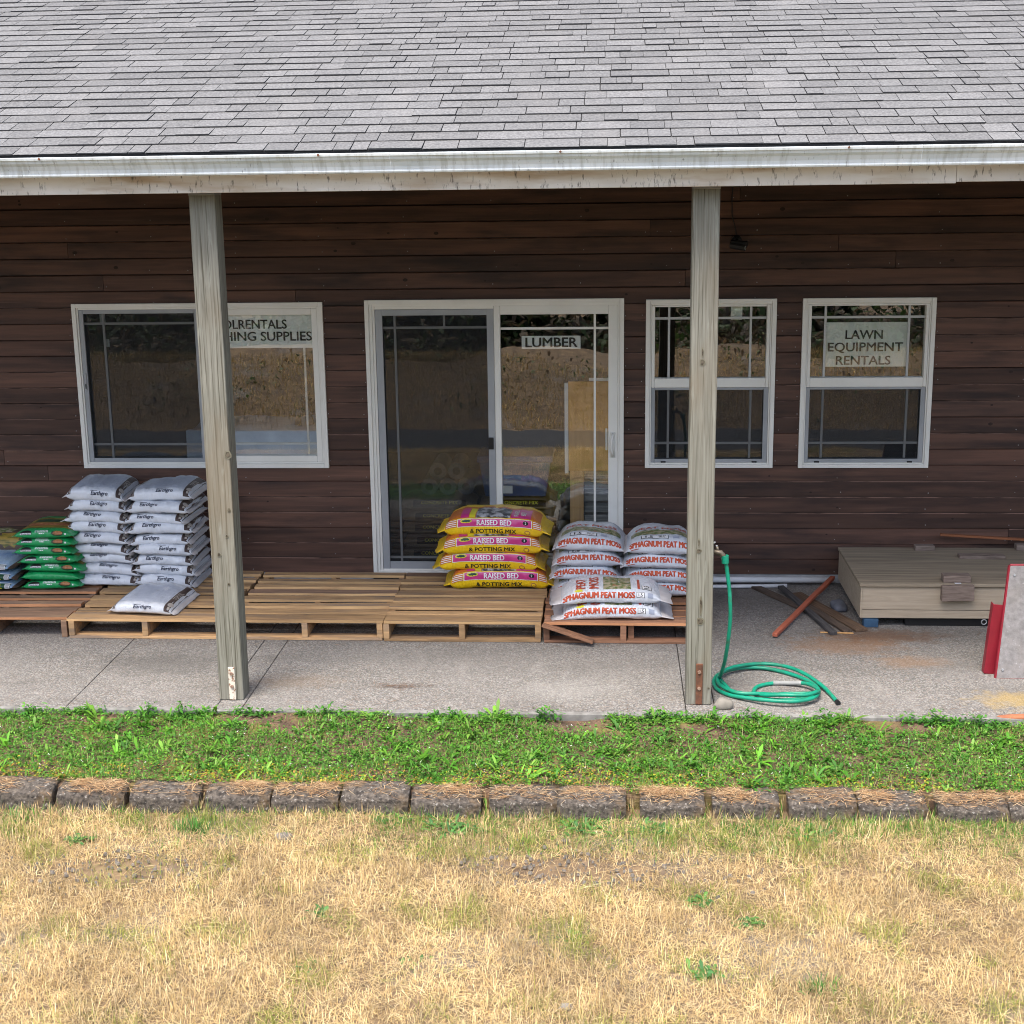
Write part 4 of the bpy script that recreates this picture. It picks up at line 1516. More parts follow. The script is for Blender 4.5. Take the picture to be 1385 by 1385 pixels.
stone('rock', 'blue grey flat stone beside the left end of the beige box', (3.29, -.66, 0), (.055, .10, .04), M['slate'], 3, 'rock')
stone('rock', 'round pale grey rock at the foot of the right porch post', (2.365, -2.56, 0), (.052, .045, .036), M['rock'], 9, 'rock')
stone('rock', 'small pale stone in the dry grass at the bottom of the photo', (1.564, -5.37, -.150), (.028, .022, .018), M['rock'], 5, 'rock')
stone('rock', 'grey half buried stone in the dry grass below the edging', (.18, -3.98, -.15), (.045, .035, .022), M['pebble'], 12, 'rock')
stone('brick_fragment', 'flat terracotta fragment at the slab edge on the right', (4.0, -2.655, -.012), (.16, .03, .018), M['brick'], 15, 'brick fragment')

# ------------------------------------------------------------------ pipes, tap and hose
m = MB()
m.tube([(.9, -.115, .048), (2.0, -.115, .047), (3.34, -.10, .046)], .022, M['pvc'], 14)
tag(build(m, 'pipe', smooth=True), 'thick white plastic pipe along the foot of the wall', 'pipe')
m = MB()
m.tube([(.9, -.20, .018), (2.1, -.20, .017), (2.55, -.185, .017), (3.0, -.155, .017)], .014, M['pvc'], 12)
tag(build(m, 'pipe', smooth=True), 'thin white plastic pipe on the paving in front of the thick one', 'pipe')

tp = thing('garden_tap', 'old brass garden tap with white handle on the right porch post', 'tap', loc=(2.30, -2.40, .84))
m = MB()
m.tube([(-.005, .03, -.83), (-.005, .03, -.01), (-.004, .025, .005)], .013, M['brass'], 10)
m.tube([(-.01, .01, .012), (.018, 0, .018), (.045, 0, .012), (.062, 0, -.004), (.070, 0, -.022)], .013, M['brass'], 10, rads=[.012, .014, .017, .014, .012])
m.tube([(.03, 0, .02), (.024, 0, .048)], .009, M['brass'], 10)
build(m, 'tap_body', tp, True)
m = MB()
m.tube([(.024, 0, .048), (.022, 0, .056)], .006, M['tapwhite'], 8)
m.box(-.004, .05, -.006, .006, .054, .062, M['tapwhite'], None, Matrix.Rotation(-.5, 4, 'Y'))
build(m, 'handle', tp, b=.002)


def smooth_path(pts, n=10):
    P = [Vector(p) for p in pts]
    out = []
    for i in range(len(P) - 1):
        p0, p1, p2, p3 = P[max(i - 1, 0)], P[i], P[i + 1], P[min(i + 2, len(P) - 1)]
        for k in range(n):
            t = k / n
            out.append(.5 * ((2 * p1) + (-p0 + p2) * t + (2 * p0 - 5 * p1 + 4 * p2 - p3) * t * t + (-p0 + 3 * p1 - 3 * p2 + p3) * t ** 3))
    out.append(P[-1])
    return out


hz = .0125
hp = [(2.373, -2.40, .815), (2.383, -2.402, .75), (2.400, -2.405, .62), (2.407, -2.40, .48), (2.400, -2.38, .34), (2.388, -2.33, .20), (2.375, -2.25, .09), (2.372, -2.17, .035),
      (2.385, -2.25, hz + .024), (2.44, -2.36, hz), (2.53, -2.44, hz), (2.64, -2.465, hz), (2.76, -2.46, hz), (2.87, -2.41, hz), (2.925, -2.32, hz), (2.915, -2.21, hz), (2.86, -2.10, hz), (2.77, -2.0, hz), (2.65, -1.935, hz + .004), (2.52, -1.95, hz + .008),
      (2.41, -2.03, hz + .012), (2.345, -2.15, hz + .01), (2.345, -2.28, hz), (2.41, -2.39, hz), (2.52, -2.475, hz + .012), (2.64, -2.535, hz + .022), (2.77, -2.54, hz + .022), (2.88, -2.475, hz + .022), (2.915, -2.36, hz + .024),
      (2.87, -2.25, hz + .02), (2.78, -2.20, hz + .006), (2.68, -2.19, hz), (2.585, -2.25, hz), (2.555, -2.35, hz), (2.60, -2.44, hz + .02), (2.70, -2.50, hz + .044), (2.82, -2.50, hz + .044), (2.90, -2.44, hz + .044), (2.87, -2.385, hz + .012), (2.77, -2.36, hz), (2.66, -2.375, hz), (2.57, -2.42, hz + .02), (2.46, -2.415, hz + .022), (2.375, -2.31, hz + .022), (2.36, -2.19, hz + .024), (2.41, -2.06, hz + .03), (2.52, -1.965, hz + .03), (2.66, -1.915, hz + .024), (2.79, -1.97, hz + .024), (2.88, -2.10, hz + .024), (2.955, -2.26, hz + .01), (2.99, -2.39, hz), (3.005, -2.49, hz)]
H = thing('garden_hose', 'green garden hose coiled on the slab beside the right porch post', 'hose')
pth = smooth_path(hp, 8)
m = MB()
m.tube(pth, .0115, M['hose'], 10, rads=[.0115 + .0009 * noise.noise(Vector((i * .35, 2, 3))) for i in range(len(pth))])
build(m, 'tubing', H, True)
m = MB()
m.tube([pth[0] + Vector((-.003, 0, .022)), pth[0] + Vector((0, 0, -.022))], .021, M['hose'], 12)
m.tube([pth[0] + Vector((0, 0, -.022)), pth[3]], .0145, M['hose'], 10)
build(m, 'coupling', H)
i0 = 8 * 30
m = MB()
m.tube(pth[i0 - 5:i0 + 9], .0135, M['hosegrey'], 10)
build(m, 'repair_sleeve', H, True)
m = MB()
m.tube([pth[-1] + Vector((-.0015, .012, 0)), pth[-1] + Vector((.003, -.02, 0))], .0135, M['black'], 10)
build(m, 'end_fitting', H)

# ------------------------------------------------------------------ red steel stand with grey board
S = thing('display_stand', 'red steel stand with a grey red edged board at the right edge', 'stand', loc=(3.96, -1.95, 0))
X = Matrix.Rotation(.07, 4, 'Y')
m = MB()
m.box(-.02, .055, -.012, -.006, .002, .43, M['redmetal'], .5, X)
m.box(-.02, -.014, -.0055, .045, .002, .43, M['redmetal'], .5, X)
m.box(.049, .055, -.0055, .045, .002, .43, M['redmetal'], .5, X)
build(m, 'upright_channel', S, b=.002)
m = MB()
m.box(.058, .10, .0, .035, .26, .435, M['redmetal'], .5, X)
m.box(.058, .11, .01, .03, .215, .235, M['redmetal'], .5, X)
m.hexa([(.058, .005, .03), (.10, .005, .10), (.10, .03, .10), (.058, .03, .03), (.058, .005, .06), (.10, .005, .13), (.10, .03, .13), (.058, .03, .06)], M['redmetal'], .5)
build(m, 'bracket', S, b=.002)
# board leaning back, sheared outline
m = MB()
bl = [(.035, -.085, .0), (.75, -.085, .0), (.80, .005, .66), (.098, .005, .66)]
th = Vector((0, .022, -.003))
fr = [Vector(p) for p in bl]
m.hexa([fr[0], fr[1], fr[1] + th, fr[0] + th, fr[3], fr[2], fr[2] + th, fr[3] + th], M['greyboard'])
pb = build(m, 'board', S, b=.002)
m = MB()
pts = fr + [fr[0]]
for a, b2 in zip(pts[:-1], pts[1:]):
    m.tube([a + th * .5, b2 + th * .5], .0115, M['redmetal'], 6)
build(m, 'edge_trim', S)
m = MB()
for (t, s_) in ((.04, .92), (.04, .08)):
    p = fr[0] + (fr[1] - fr[0]) * t + (fr[3] - fr[0]) * s_
    m.disc(p, .007, (0, -1, .13), M['screenframe'], .006, 8)
build(m, 'screw', S)
m = MB()
m.box(.55, .60, .03, .08, .002, .5, M['redmetal'], .5)
build(m, 'rear_leg', S)

# ------------------------------------------------------------------ things in the shop, seen through the glass
t = thing('plywood_sheet', 'orange plywood sheet on studs leaning inside the sliding door', 'plywood', loc=(1.43, .22, 0))
m = MB()
m.box(0, .40, 0, .018, .78, 1.44, M['ply'])
build(m, 'sheet', t, b=.002)
one_box('stud', (.01, .11, .019, .06, .02, .775), M['stud'], t)
one_box('stud', (-.028, -.001, -.004, .03, .76, 1.43), M['pvc'], t)
one_box('stud', (.15, .40, -.002, .02, 1.443, 1.465), M['pvc'], t)
m = MB()
for k in range(9):
    m.box(1.545, 1.835, .30 + .01 * (k % 2), .7, .021 + k * .085, .021 + k * .085 + .07, M['sheetstack'])
tag(build(m, 'panel_stack', b=.002), 'grey stack of panels behind the plywood inside the door', 'panel stack')


def bin_(x, y, z):
    t = thing('storage_bin', 'blue plastic storage bin on cement bags inside the door', 'bin', loc=(x, y, z))
    m = MB()
    w0, w1, d0, d1, h = .23, .27, .16, .19, .27
    m.hexa([(-w0, -d0, 0), (w0, -d0, 0), (w0, d0, 0), (-w0, d0, 0), (-w1, -d1, h), (w1, -d1, h), (w1, d1, h), (-w1, d1, h)], M['bluebin'])
    build(m, 'tub', t, b=.01)
    m = MB()
    m.box(-w1 - .015, w1 + .015, -d1 - .015, d1 + .015, h + .001, h + .05, M['bluebin'])
    build(m, 'lid', t, b=.008)
    one_box('paper_label', (-.19, -.02, -d0 - .022, -d0 - .02, .03, .09), M['paper'], t, 0)


def cement_print(b, pr, lt):
    b.rect(pr, -.18, .22, -.01, .05, M['ink'])
    b.text(lt, 'CONCRETE MIX', .035, .02, .02, M['yellowprint'], fit=.28, bold=.02, off=.003)
    b.rect(pr, -.15, .15, .09, .3, M['bagochre'])


b = Bag(.56, .40, .105, 151, crimp=.01, droop=.2, wr=.006, px=.5)
CEM = meshes(b, M['cement'], M['cement'], cement_print)
for ci, (cx, nm) in enumerate(((.42, 'left'), (1.03, 'right'))):
    for k in range(5):
        put_bag(CEM, 'concrete_bag', f'brown concrete mix bag inside the door, {("bottom", "second lowest", "middle", "second highest", "top")[k]} of the {nm} pile', 'concrete bag', 'concrete mix bags inside the door', (cx + .02 * (k % 2), .62 + .02 * (k % 3), .022 + .098 * k), .03 * (k % 3 - 1))
bin_(1.02, .62, .53)
rolls = [(.36, .60), (.50, .60), (.64, .60), (.43, .72), (.57, .72)]
for i, (x, z) in enumerate(rolls):
    m = MB()
    m.tube([(0, 0, 0), (0, .4, 0)], .065, M['rollend'], 18)
    m.tube([(0, -.004, 0), (0, .0, 0)], .03, M['black'], 12)
    tag(build(m, 'plastic_roll', loc=(x, .5, z)), ('grey plastic roll behind the door screen, ' + ('left', 'middle', 'right', 'left', 'right')[i] + (' of the lower row' if i < 3 else ' of the upper row')), 'roll', 'plastic rolls inside the door')
t = thing('covered_table', 'table draped in a pale blue sheet inside the wide left window', 'table', loc=(-.85, .75, 0))
m = MB()
nx, ny = 24, 12
vs = []
for j in range(ny + 1):
    for i in range(nx + 1):
        x, y = -.62 + 1.24 * i / nx, -.35 + .7 * j / ny
        vs.append((x, y, 1.045 + .025 * noise.noise(Vector((x * 4, y * 4, 1)))))
fs = [(j * (nx + 1) + i, j * (nx + 1) + i + 1, (j + 1) * (nx + 1) + i + 1, (j + 1) * (nx + 1) + i) for j in range(ny) for i in range(nx)]
o = len(vs)
for i in range(nx + 1):
    x = -.62 + 1.24 * i / nx
    vs.append((x, -.37 - .02 * math.sin(x * 19), .45))
fs += [(i, o + i, o + i + 1, i + 1) for i in range(nx)]
m.add(vs, fs, M['paleblue'])
o2 = build(m, 'sheet', t, True)
for x in (-.55, .55):
    one_box('leg', (x - .03, x + .03, -.3, .3, .022, .9), M['stud'], t)
f = thing('folding_stand', 'dark folding stand propped on the blue sheet inside the wide window', 'stand', loc=(-.66, .60, 1.06))
m = MB()
m.box(-.02, .02, -.01, .01, 0, .24, M['black'], None, Matrix.Rotation(.25, 4, 'Y'))
build(m, 'leg', f)
m = MB()
m.box(-.02, .02, .012, .03, 0, .24, M['black'], None, Matrix.Translation((.11, 0, 0)) @ Matrix.Rotation(-.25, 4, 'Y'))
build(m, 'leg', f)

# ------------------------------------------------------------------ edging blocks
edges = [(-1.40, -1.047), (-1.037, -.685), (-.668, -.318), (-.298, .035), (.053, .392), (.410, .750), (.769, 1.117), (1.136, 1.476), (1.489, 1.826), (1.862, 2.180), (2.228, 2.553), (2.580, 2.908), (2.932, 3.260), (3.291, 3.628), (3.644, 3.97)]
OD = ['first', 'second', 'third', 'fourth', 'fifth', 'sixth', 'seventh', 'eighth', 'ninth', 'tenth', 'eleventh', 'twelfth', 'thirteenth', 'fourteenth', 'fifteenth']


def edging(i, a, b, lab):
    w = b - a - .004
    y1 = -3.545 + random.uniform(-.006, .006)
    y0 = -3.695 + random.uniform(-.008, .008)
    nx, ny, nz = 16, 8, 6
    bm = bmesh.new()
    bmesh.ops.create_cube(bm, size=1)
    bmesh.ops.subdivide_edges(bm, edges=bm.edges[:], cuts=7, use_grid_fill=True)
    sl = random.uniform(-.02, .02)
    for v in bm.verts:
        p = v.co
        u, q, h = p.x, p.y + .5, p.z + .5
        x = u * w
        y = y0 + q * (y1 - y0)
        z = -.17 + h * .128
        # worn, rounded front arris and ends
        if h > .8 and q < .45:
            z -= .028 * (1 - q / .45) ** 1.6 * (h - .8) / .2
            y += .010 * (1 - q / .45) * (h - .8) / .2
        if abs(u) > .36:
            k = (abs(u) - .36) / .14
            z -= .009 * k * k * (h > .8)
            y += .012 * k * k * (1 - q)
        y -= .012 * (1 - q) * (1 - h)
        v.co = (x, y, z + sl * u * .3)
        nn = Vector((x * 16 + i * 9, y * 16, z * 16))
        d = noise.noise_vector(nn) * .0045 + noise.noise_vector(nn * 3) * .0025
        v.co += d
    me = bpy.data.meshes.new('edging_block')
    bm.to_mesh(me)
    bm.free()
    me.materials.append(M['block'])
    me.polygons.foreach_set('use_smooth', [True] * len(me.polygons))
    o = link('edging_block', me, None, ((a + b) / 2, random.uniform(-.010, .010), random.uniform(-.008, .006)), (0, random.uniform(-.025, .025), random.uniform(-.035, .035) * .12))
    tag(o, lab, 'edging block', 'concrete blocks edging the grass strip')
    return o


random.seed(5)
for i, (a, b) in enumerate(edges):
    lab = f'weathered concrete edging block with straw on top, {OD[i]} from the left of the row'
    o = edging(i, a, b, lab)
for a, b in ((-1.76, -1.415), (-2.12, -1.775), (3.985, 4.31), (4.33, 4.66)):
    i += 1
    edging(i, a, b, 'weathered concrete edging block with straw on top, ' + {15: 'just beyond the left end of the row', 16: 'farthest beyond the left end of the row', 17: 'just beyond the right end of the row', 18: 'farthest beyond the right end of the row'}[i])

# ------------------------------------------------------------------ vegetation
STRAW = [(.61, .45, .21), (.67, .51, .26), (.52, .37, .17), (.71, .57, .33), (.57, .40, .19), (.39, .29, .15), (.49, .39, .22)]
OLIVE = [(.26, .27, .06), (.33, .31, .09), (.22, .26, .05)]
GREEN_ = [(.075, .21, .022), (.10, .25, .03), (.05, .16, .018), (.14, .28, .04)]


def lawn_grass():
    parts = []
    # dense where the photo looks, thinner round it
    for (n, x0, x1, y0, y1) in ((150000, -1.7, 4.4, -5.75, -3.72), (12000, -5, -1.7, -5.95, -3.72), (12000, 4.4, 8, -5.95, -3.72), (3000, -1.7, 4.4, -5.95, -5.75)):
        x, y = RNG.uniform(x0, x1, n), RNG.uniform(y0, y1, n)
        bare = np.clip(1 - np.hypot((x - 1.55) / .75, (y + 4.25) / .22), 0, 1) + np.clip(1 - np.hypot((x + .45) / .55, (y + 4.32) / .2), 0, 1) + np.clip(1 - np.hypot((x - 2.9) / .5, (y + 4.25) / .12), 0, 1) * .6
        keep = RNG.random(n) > np.clip(bare * 1.3, 0, .82)
        x, y = x[keep], y[keep]
        n = len(x)
        g = field(x, y, 21, 4.0)
        g2 = field(x, y, 23, .8)
        near = np.clip((y + 4.15 + .15 * field(x, y, 29, 2)) / .4, 0, 1) * np.clip(.45 + .55 * (x > .6), 0, 1) * (.3 + 1.1 * field(x, y, 28, 3))
        pg = np.clip((g - .68) * 2.4, 0, .55) * (.3 + g2) + near * .55
        pick = RNG.random(n)
        C = pal(n, STRAW, .16)
        ol = pick < pg
        C[ol] = pal(ol.sum(), OLIVE, .15)
        gr = pick < near * .36
        C[gr] = pal(gr.sum(), GREEN_, .2)
        tone = .74 + .30 * field(x, y, 31, 2.6) + .26 * field(x, y, 32, 11)
        C = np.clip(C * tone[:, None], 0, .85)
        flat = RNG.random(n) < .42
        elev = np.where(flat, RNG.uniform(.02, .35, n), RNG.uniform(.6, 1.5, n))
        tall = .5 + .7 * field(x, y, 27, 1.8) + .75 * field(x, y, 26, 9)
        L = np.where(flat, RNG.uniform(.03, .10, n), RNG.uniform(.025, .065, n) * tall)
        L = np.where(ol, L * 1.25, L)
        Wd = RNG.uniform(.0014, .0030, n)
        z = ground_z(x, y) + (field(x, y, 3, .8) - .5) * .03 + RNG.uniform(0, .012, n) * flat
        parts.append(blades(np.stack([x, y, z], 1), RNG.uniform(0, 2 * PI, n), elev, L, Wd, RNG.uniform(0, .35, n), C))
    V, T, C = join(parts)
    o = link('dry_grass', fast_mesh('dry_grass', V, T, C, M['straw']))
    tag(o, 'short sun bleached dry lawn grass in front of the edging blocks', 'grass', kind='stuff')


lawn_grass()


def bank_grass():
    n = 110000
    x, y = RNG.uniform(-14, 18, n), RNG.uniform(-13.5, -7.3, n)
    far = np.hypot(x - 1.72, y + 10.29) > .9
    x, y = x[far], y[far]
    n = len(x)
    C = pal(n, [(.50, .33, .13), (.56, .38, .15), (.40, .29, .11), (.30, .26, .09)], .15) * (.7 + .6 * field(x, y, 41, .5))[:, None]
    z = ground_z(x, y)
    o = link('bank_grass', fast_mesh('bank_grass', *blades(np.stack([x, y, z], 1), RNG.uniform(0, 2 * PI, n), RNG.uniform(.7, 1.5, n), RNG.uniform(.04, .12, n), RNG.uniform(.004, .010, n), RNG.uniform(0, .4, n), np.clip(C, 0, .8)), M['straw']))
    tag(o, 'golden dry grass on the bank behind the photographer', 'grass', kind='stuff')


bank_grass()


def weeds():
    parts = []
    X0, X1 = -2.4, 5.0

    def zsoil(x, y):
        return -.060 + (field(x, y, 8, 2.2) - .5) * .035 + .034 * np.clip((y + 3.2) / .45, 0, 1)

    def cover(x, y):
        bare = field(x, y, 61, 3.2)
        edge = np.clip((y + 2.95) / .2, 0, 1)
        return np.clip(1.3 - np.clip((bare - .60) * 3, 0, 1) * (.55 + edge) - edge * .1, .06, 1)
    # rosettes of broad leaves
    n = 1250
    x, y = RNG.uniform(X0, X1, n), RNG.uniform(-3.56, -2.67, n)
    k = RNG.random(n) < cover(x, y) * .9
    x, y = x[k], y[k]
    m_ = 9
    px, py = np.repeat(x, m_), np.repeat(y, m_)
    N = len(px)
    size = np.repeat(RNG.uniform(.35, 1.35, len(x)) * (.75 + .5 * field(x, y, 66, 1.3)), m_)
    P = np.stack([px + RNG.normal(0, .008, N), py + RNG.normal(0, .008, N), zsoil(px, py)], 1)
    base = pal(len(x), [(.07, .22, .02), (.10, .27, .022), (.055, .18, .02), (.14, .31, .035), (.08, .21, .04), (.17, .33, .05)], .18)
    C = np.clip(np.repeat(base, m_, 0) * (1 + RNG.normal(0, .15, (N, 1))), .005, .6)
    parts.append(leaves(P, RNG.uniform(0, 2 * PI, N), RNG.uniform(.3, 1.1, N), RNG.uniform(.038, .095, N) * size, RNG.uniform(.006, .015, N) * size, RNG.uniform(.15, .5, N), C))
    # clover and small leaves
    n = 48000
    x, y = RNG.uniform(X0, X1, n), RNG.uniform(-3.57, -2.672, n)
    k = RNG.random(n) < cover(x, y)
    x, y = x[k], y[k]
    n = len(x)
    moss = np.clip((-y - 3.30) / .15, 0, 1) * field(x, y, 71, 2)
    C = pal(n, [(.07, .21, .025), (.10, .26, .03), (.05, .17, .022), (.15, .30, .045), (.10, .22, .05)], .22)
    ym = RNG.random(n) < moss * .8
    C[ym] = pal(ym.sum(), [(.30, .31, .03), (.24, .32, .03), (.40, .30, .04), (.34, .20, .04)], .15)
    h = RNG.uniform(.004, .034, n) * (1 - .5 * moss)
    P = np.stack([x, y, zsoil(x, y) + h], 1)
    L = RNG.uniform(.008, .021, n)
    parts.append(leaves(P, RNG.uniform(0, 2 * PI, n), RNG.uniform(-.1, .8, n), L, L * RNG.uniform(.45, .8, n), RNG.uniform(0, .4, n), C))
    # grass blades
    n = 30000
    x, y = RNG.uniform(X0, X1, n), RNG.uniform(-3.57, -2.672, n)
    k = RNG.random(n) < cover(x, y) * (.35 + .65 * (field(x, y, 77, 2.4) > .45))
    x, y = x[k], y[k]
    n = len(x)
    C = pal(n, [(.09, .24, .025), (.13, .29, .035), (.065, .19, .022), (.20, .34, .06), (.32, .30, .13)], .2)
    P = np.stack([x, y, zsoil(x, y)], 1)
    parts.append(blades(P, RNG.uniform(0, 2 * PI, n), RNG.uniform(.6, 1.5, n), RNG.uniform(.025, .075, n), RNG.uniform(.002, .0048, n), RNG.uniform(.05, .5, n), C))
    # brown litter between
    n = 5000
    x, y = RNG.uniform(X0, X1, n), RNG.uniform(-3.57, -2.69, n)
    C = pal(n, [(.30, .19, .11), (.22, .13, .08), (.42, .30, .18)], .2)
    parts.append(blades(np.stack([x, y, zsoil(x, y) + .004], 1), RNG.uniform(0, 2 * PI, n), RNG.uniform(0, .3, n), RNG.uniform(.015, .05, n), RNG.uniform(.002, .004, n), RNG.uniform(0, .1, n), C))
    # tiny white daisies
    n = 130
    x, y = RNG.uniform(X0, X1, n), RNG.uniform(-3.54, -2.72, n)
    for a in range(3):
        parts.append(leaves(np.stack([x, y, zsoil(x, y) + RNG.uniform(.03, .045, n)], 1), np.full(n, a * 2.1), np.full(n, .3), np.full(n, .006), np.full(n, .006), np.zeros(n), np.full((n, 3), .75)))
    # taller leafy stems leaning over the slab edge
    tall = [(-.86, .09), (-.67, .12), (-.33, .08), (.02, .07), (.14, .10), (.40, .06), (.86, .08), (1.36, .11), (1.42, .09), (1.95, .09), (2.11, .08), (2.0, .10), (2.45, .09), (2.52, .10), (2.9, .10), (3.35, .09), (3.5, .12), (3.72, .09), (3.55, .07)]
    tall += [(float(q), float(h)) for q, h in zip(RNG.uniform(-1.7, 4.3, 46), RNG.uniform(.03, .075, 46))]
    for (tx, th) in tall:
        n = 34
        hh = RNG.uniform(.1, 1, n) * th
        aa = RNG.uniform(0, 2 * PI, n)
        P = np.stack([tx + RNG.normal(0, .022, n), -2.715 + RNG.normal(0, .016, n), -.05 + hh], 1)
        C = pal(n, [(.06, .21, .025), (.09, .25, .03), (.05, .17, .03)], .2)
        parts.append(leaves(P, aa, RNG.uniform(-.1, .9, n), RNG.uniform(.02, .05, n), RNG.uniform(.007, .018, n), RNG.uniform(.1, .5, n), C))
        parts.append(blades(np.stack([np.full(4, tx) + RNG.normal(0, .01, 4), np.full(4, -2.715), np.full(4, -.055)], 1), RNG.uniform(0, 6.28, 4), np.full(4, 1.3), np.full(4, th * 1.1), np.full(4, .004), np.full(4, .1), pal(4, [(.08, .2, .03)])))
    o = link('ground_cover', fast_mesh('ground_cover', *join(parts), M['weed']))
    tag(o, 'lush green weeds and clover in the strip between slab and edging blocks', 'weeds', kind='stuff')


weeds()


def edging_straw():
    n = 15000
    x = RNG.uniform(-2.1, 4.6, n)
    inb = np.zeros(n, bool)
    for a, b in edges + [(-1.76, -1.415), (3.985, 4.31)]:
        inb |= (x > a + .015) & (x < b - .015)
    x = x[inb]
    n = len(x)
    t = RNG.beta(1.5, 1.2, n)
    y = -3.69 + t * .14
    q = (y + 3.695) / .15
    z = -.043 - np.where(q < .45, .028 * (1 - q / .45) ** 1.6, 0) + RNG.uniform(.002, .008, n)
    dens = field(x, y, 93, 3.5)
    k = RNG.random(n) < np.clip(1.7 * dens - .25, .04, 1)
    P = np.stack([x, y, z], 1)[k]
    n = len(P)
    C = pal(n, [(.58, .40, .22), (.48, .29, .14), (.66, .50, .30), (.34, .19, .09), (.24, .14, .075)], .15)
    az = RNG.normal(0, .7, n) + PI * RNG.integers(0, 2, n)
    parts = [blades(P, az, RNG.uniform(-.03, .12, n), RNG.uniform(.025, .075, n), RNG.uniform(.0015, .003, n), RNG.uniform(0, .06, n), C)]
    # dead stalks and a few live blades along the front foot of the blocks
    n = 1500
    x = RNG.uniform(-1.8, 4.5, n)
    y = -3.715 + RNG.normal(0, .02, n)
    C = pal(n, STRAW + GREEN_ + GREEN_, .15)
    parts.append(blades(np.stack([x, y, np.full(n, -.15)], 1), RNG.uniform(0, 6.28, n), RNG.uniform(.5, 1.5, n), RNG.uniform(.03, .08, n), RNG.uniform(.002, .004, n), RNG.uniform(0, .4, n), C))
    for gx in (-.307, .044, .40, .76, 1.127, 1.482, 1.844, 2.204, 2.566, 2.92, 3.276, 3.636):   # stalks growing in the joints
        n = 26
        C = pal(n, STRAW + GREEN_, .15)
        parts.append(blades(np.stack([gx + RNG.normal(0, .008, n), RNG.uniform(-3.70, -3.57, n), np.full(n, -.14)], 1), RNG.uniform(0, 6.28, n), RNG.uniform(.9, 1.5, n), RNG.uniform(.05, .12, n), RNG.uniform(.002, .005, n), RNG.uniform(0, .4, n), C))
    o = link('straw_litter', fast_mesh('straw_litter', *join(parts), M['straw']))
    tag(o, 'loose straw and stalks scattered on the edging blocks', 'straw', kind='stuff')


edging_straw()


def tuft(label, x, y, n, L, kind, spread=.03):
    r = RNG
    P = np.stack([np.clip(r.normal(0, spread, n), -1.6 * spread, 1.6 * spread), np.clip(r.normal(0, spread * .7, n), -1.1 * spread, 1.1 * spread), np.zeros(n)], 1)
    if kind == 'grass':
        C = pal(n, [(.06, .21, .03), (.09, .26, .035), (.05, .17, .03)], .18)
        g = blades(P, r.uniform(0, 6.28, n), r.uniform(.5, 1.45, n), r.uniform(.5, 1.1, n) * L, r.uniform(.003, .006, n), r.uniform(.1, .5, n), C)
    else:
        C = pal(n, [(.08, .20, .05), (.12, .26, .06), (.06, .17, .05)], .15)
        g = leaves(P, r.uniform(0, 6.28, n), r.uniform(.1, .8, n), r.uniform(.5, 1.1, n) * L, r.uniform(.010, .022, n), r.uniform(.1, .5, n), C)
    o = link('weed', fast_mesh('weed', *g, M['weed']), None, (x, y, -.148))
    tag(o, label, 'weed', 'green weeds in the dry lawn')


tuft('bright green grass tuft in front of the gap after the third edging block', -.286, -3.90, 90, .10, 'grass', .05)
tuft('low green weed at the left edge of the dry lawn', -.80, -4.02, 40, .06, 'leaf')
tuft('upright green weed in the dry lawn left of the middle', .486, -4.70, 36, .07, 'leaf', .025)
tuft('small flat weed near the bottom of the dry lawn, left of the middle', .54, -5.12, 30, .05, 'leaf')
tuft('dusty green weed at the bottom of the dry lawn near its middle', .951, -5.09, 40, .06, 'leaf', .035)
tuft('flat pale green weed in the middle of the dry lawn', 1.579, -4.85, 34, .055, 'leaf')
tuft('small green weed below the tenth edging block', 1.95, -3.83, 50, .08, 'leaf', .05)
tuft('bright green plantain in the dry lawn right of the middle', 2.114, -4.52, 34, .055, 'leaf')
tuft('greyish weed in the dry lawn below the bright plantain', 2.32, -4.69, 40, .05, 'leaf', .035)
tuft('dark green weed near the bottom of the dry lawn, right of the middle', 2.093, -5.10, 40, .06, 'leaf', .03)
tuft('tall grassy weed in the lower right of the dry lawn', 2.53, -5.20, 60, .09, 'grass', .04)
tuft('broad leaved weed in front of the sixth edging block', .66, -3.77, 40, .08, 'leaf', .05)
tuft('pale green spreading weed in front of the seventh edging block', .98, -3.84, 60, .09, 'leaf', .06)
tuft('bluish green weed clump in front of the ninth edging block', 1.60, -3.80, 60, .09, 'leaf', .06)
tuft('green grass clump in front of the eleventh edging block', 2.36, -3.84, 80, .08, 'grass', .06)
tuft('large grey green weed in front of the twelfth edging block', 2.70, -3.86, 80, .09, 'leaf', .07)
tuft('green grass clump in front of the thirteenth edging block', 3.08, -3.80, 80, .08, 'grass', .06)
tuft('small green weed at the far left in front of the first edging block', -1.18, -3.80, 60, .07, 'grass', .05)
tuft('green weed in front of the fifteenth edging block at the right', 3.62, -3.80, 60, .08, 'grass', .06)

# gravel showing through the lawn
m = MB()
random.seed(3)
for _ in range(900):
    cx, cy, sx, sy = random.choice([(1.55, -4.25, .5, .12), (1.55, -4.25, .5, .12), (-.45, -4.32, .35, .1), (2.9, -4.2, .4, .1), (3.6, -3.76, .25, .03)])
    x, y = random.gauss(cx, sx * .8), random.gauss(cy, sy * 1.1)
    if y > -3.73:
        continue
    r = random.choice([.003, .004, .004, .005, .006, .007, .009, .013])
    bmv = [(x + r * math.cos(a) * random.uniform(.7, 1.1), y + r * .8 * math.sin(a), -.146) for a in np.linspace(0, 2 * PI, 7)[:-1]]
    top = [(p[0] * .6 + x * .4, p[1] * .6 + y * .4, -.140 + r * .42) for p in bmv]
    m.add(bmv + top, [(i, (i + 1) % 6, 6 + (i + 1) % 6, 6 + i) for i in range(6)] + [tuple(range(6, 12))], M['pebble'])
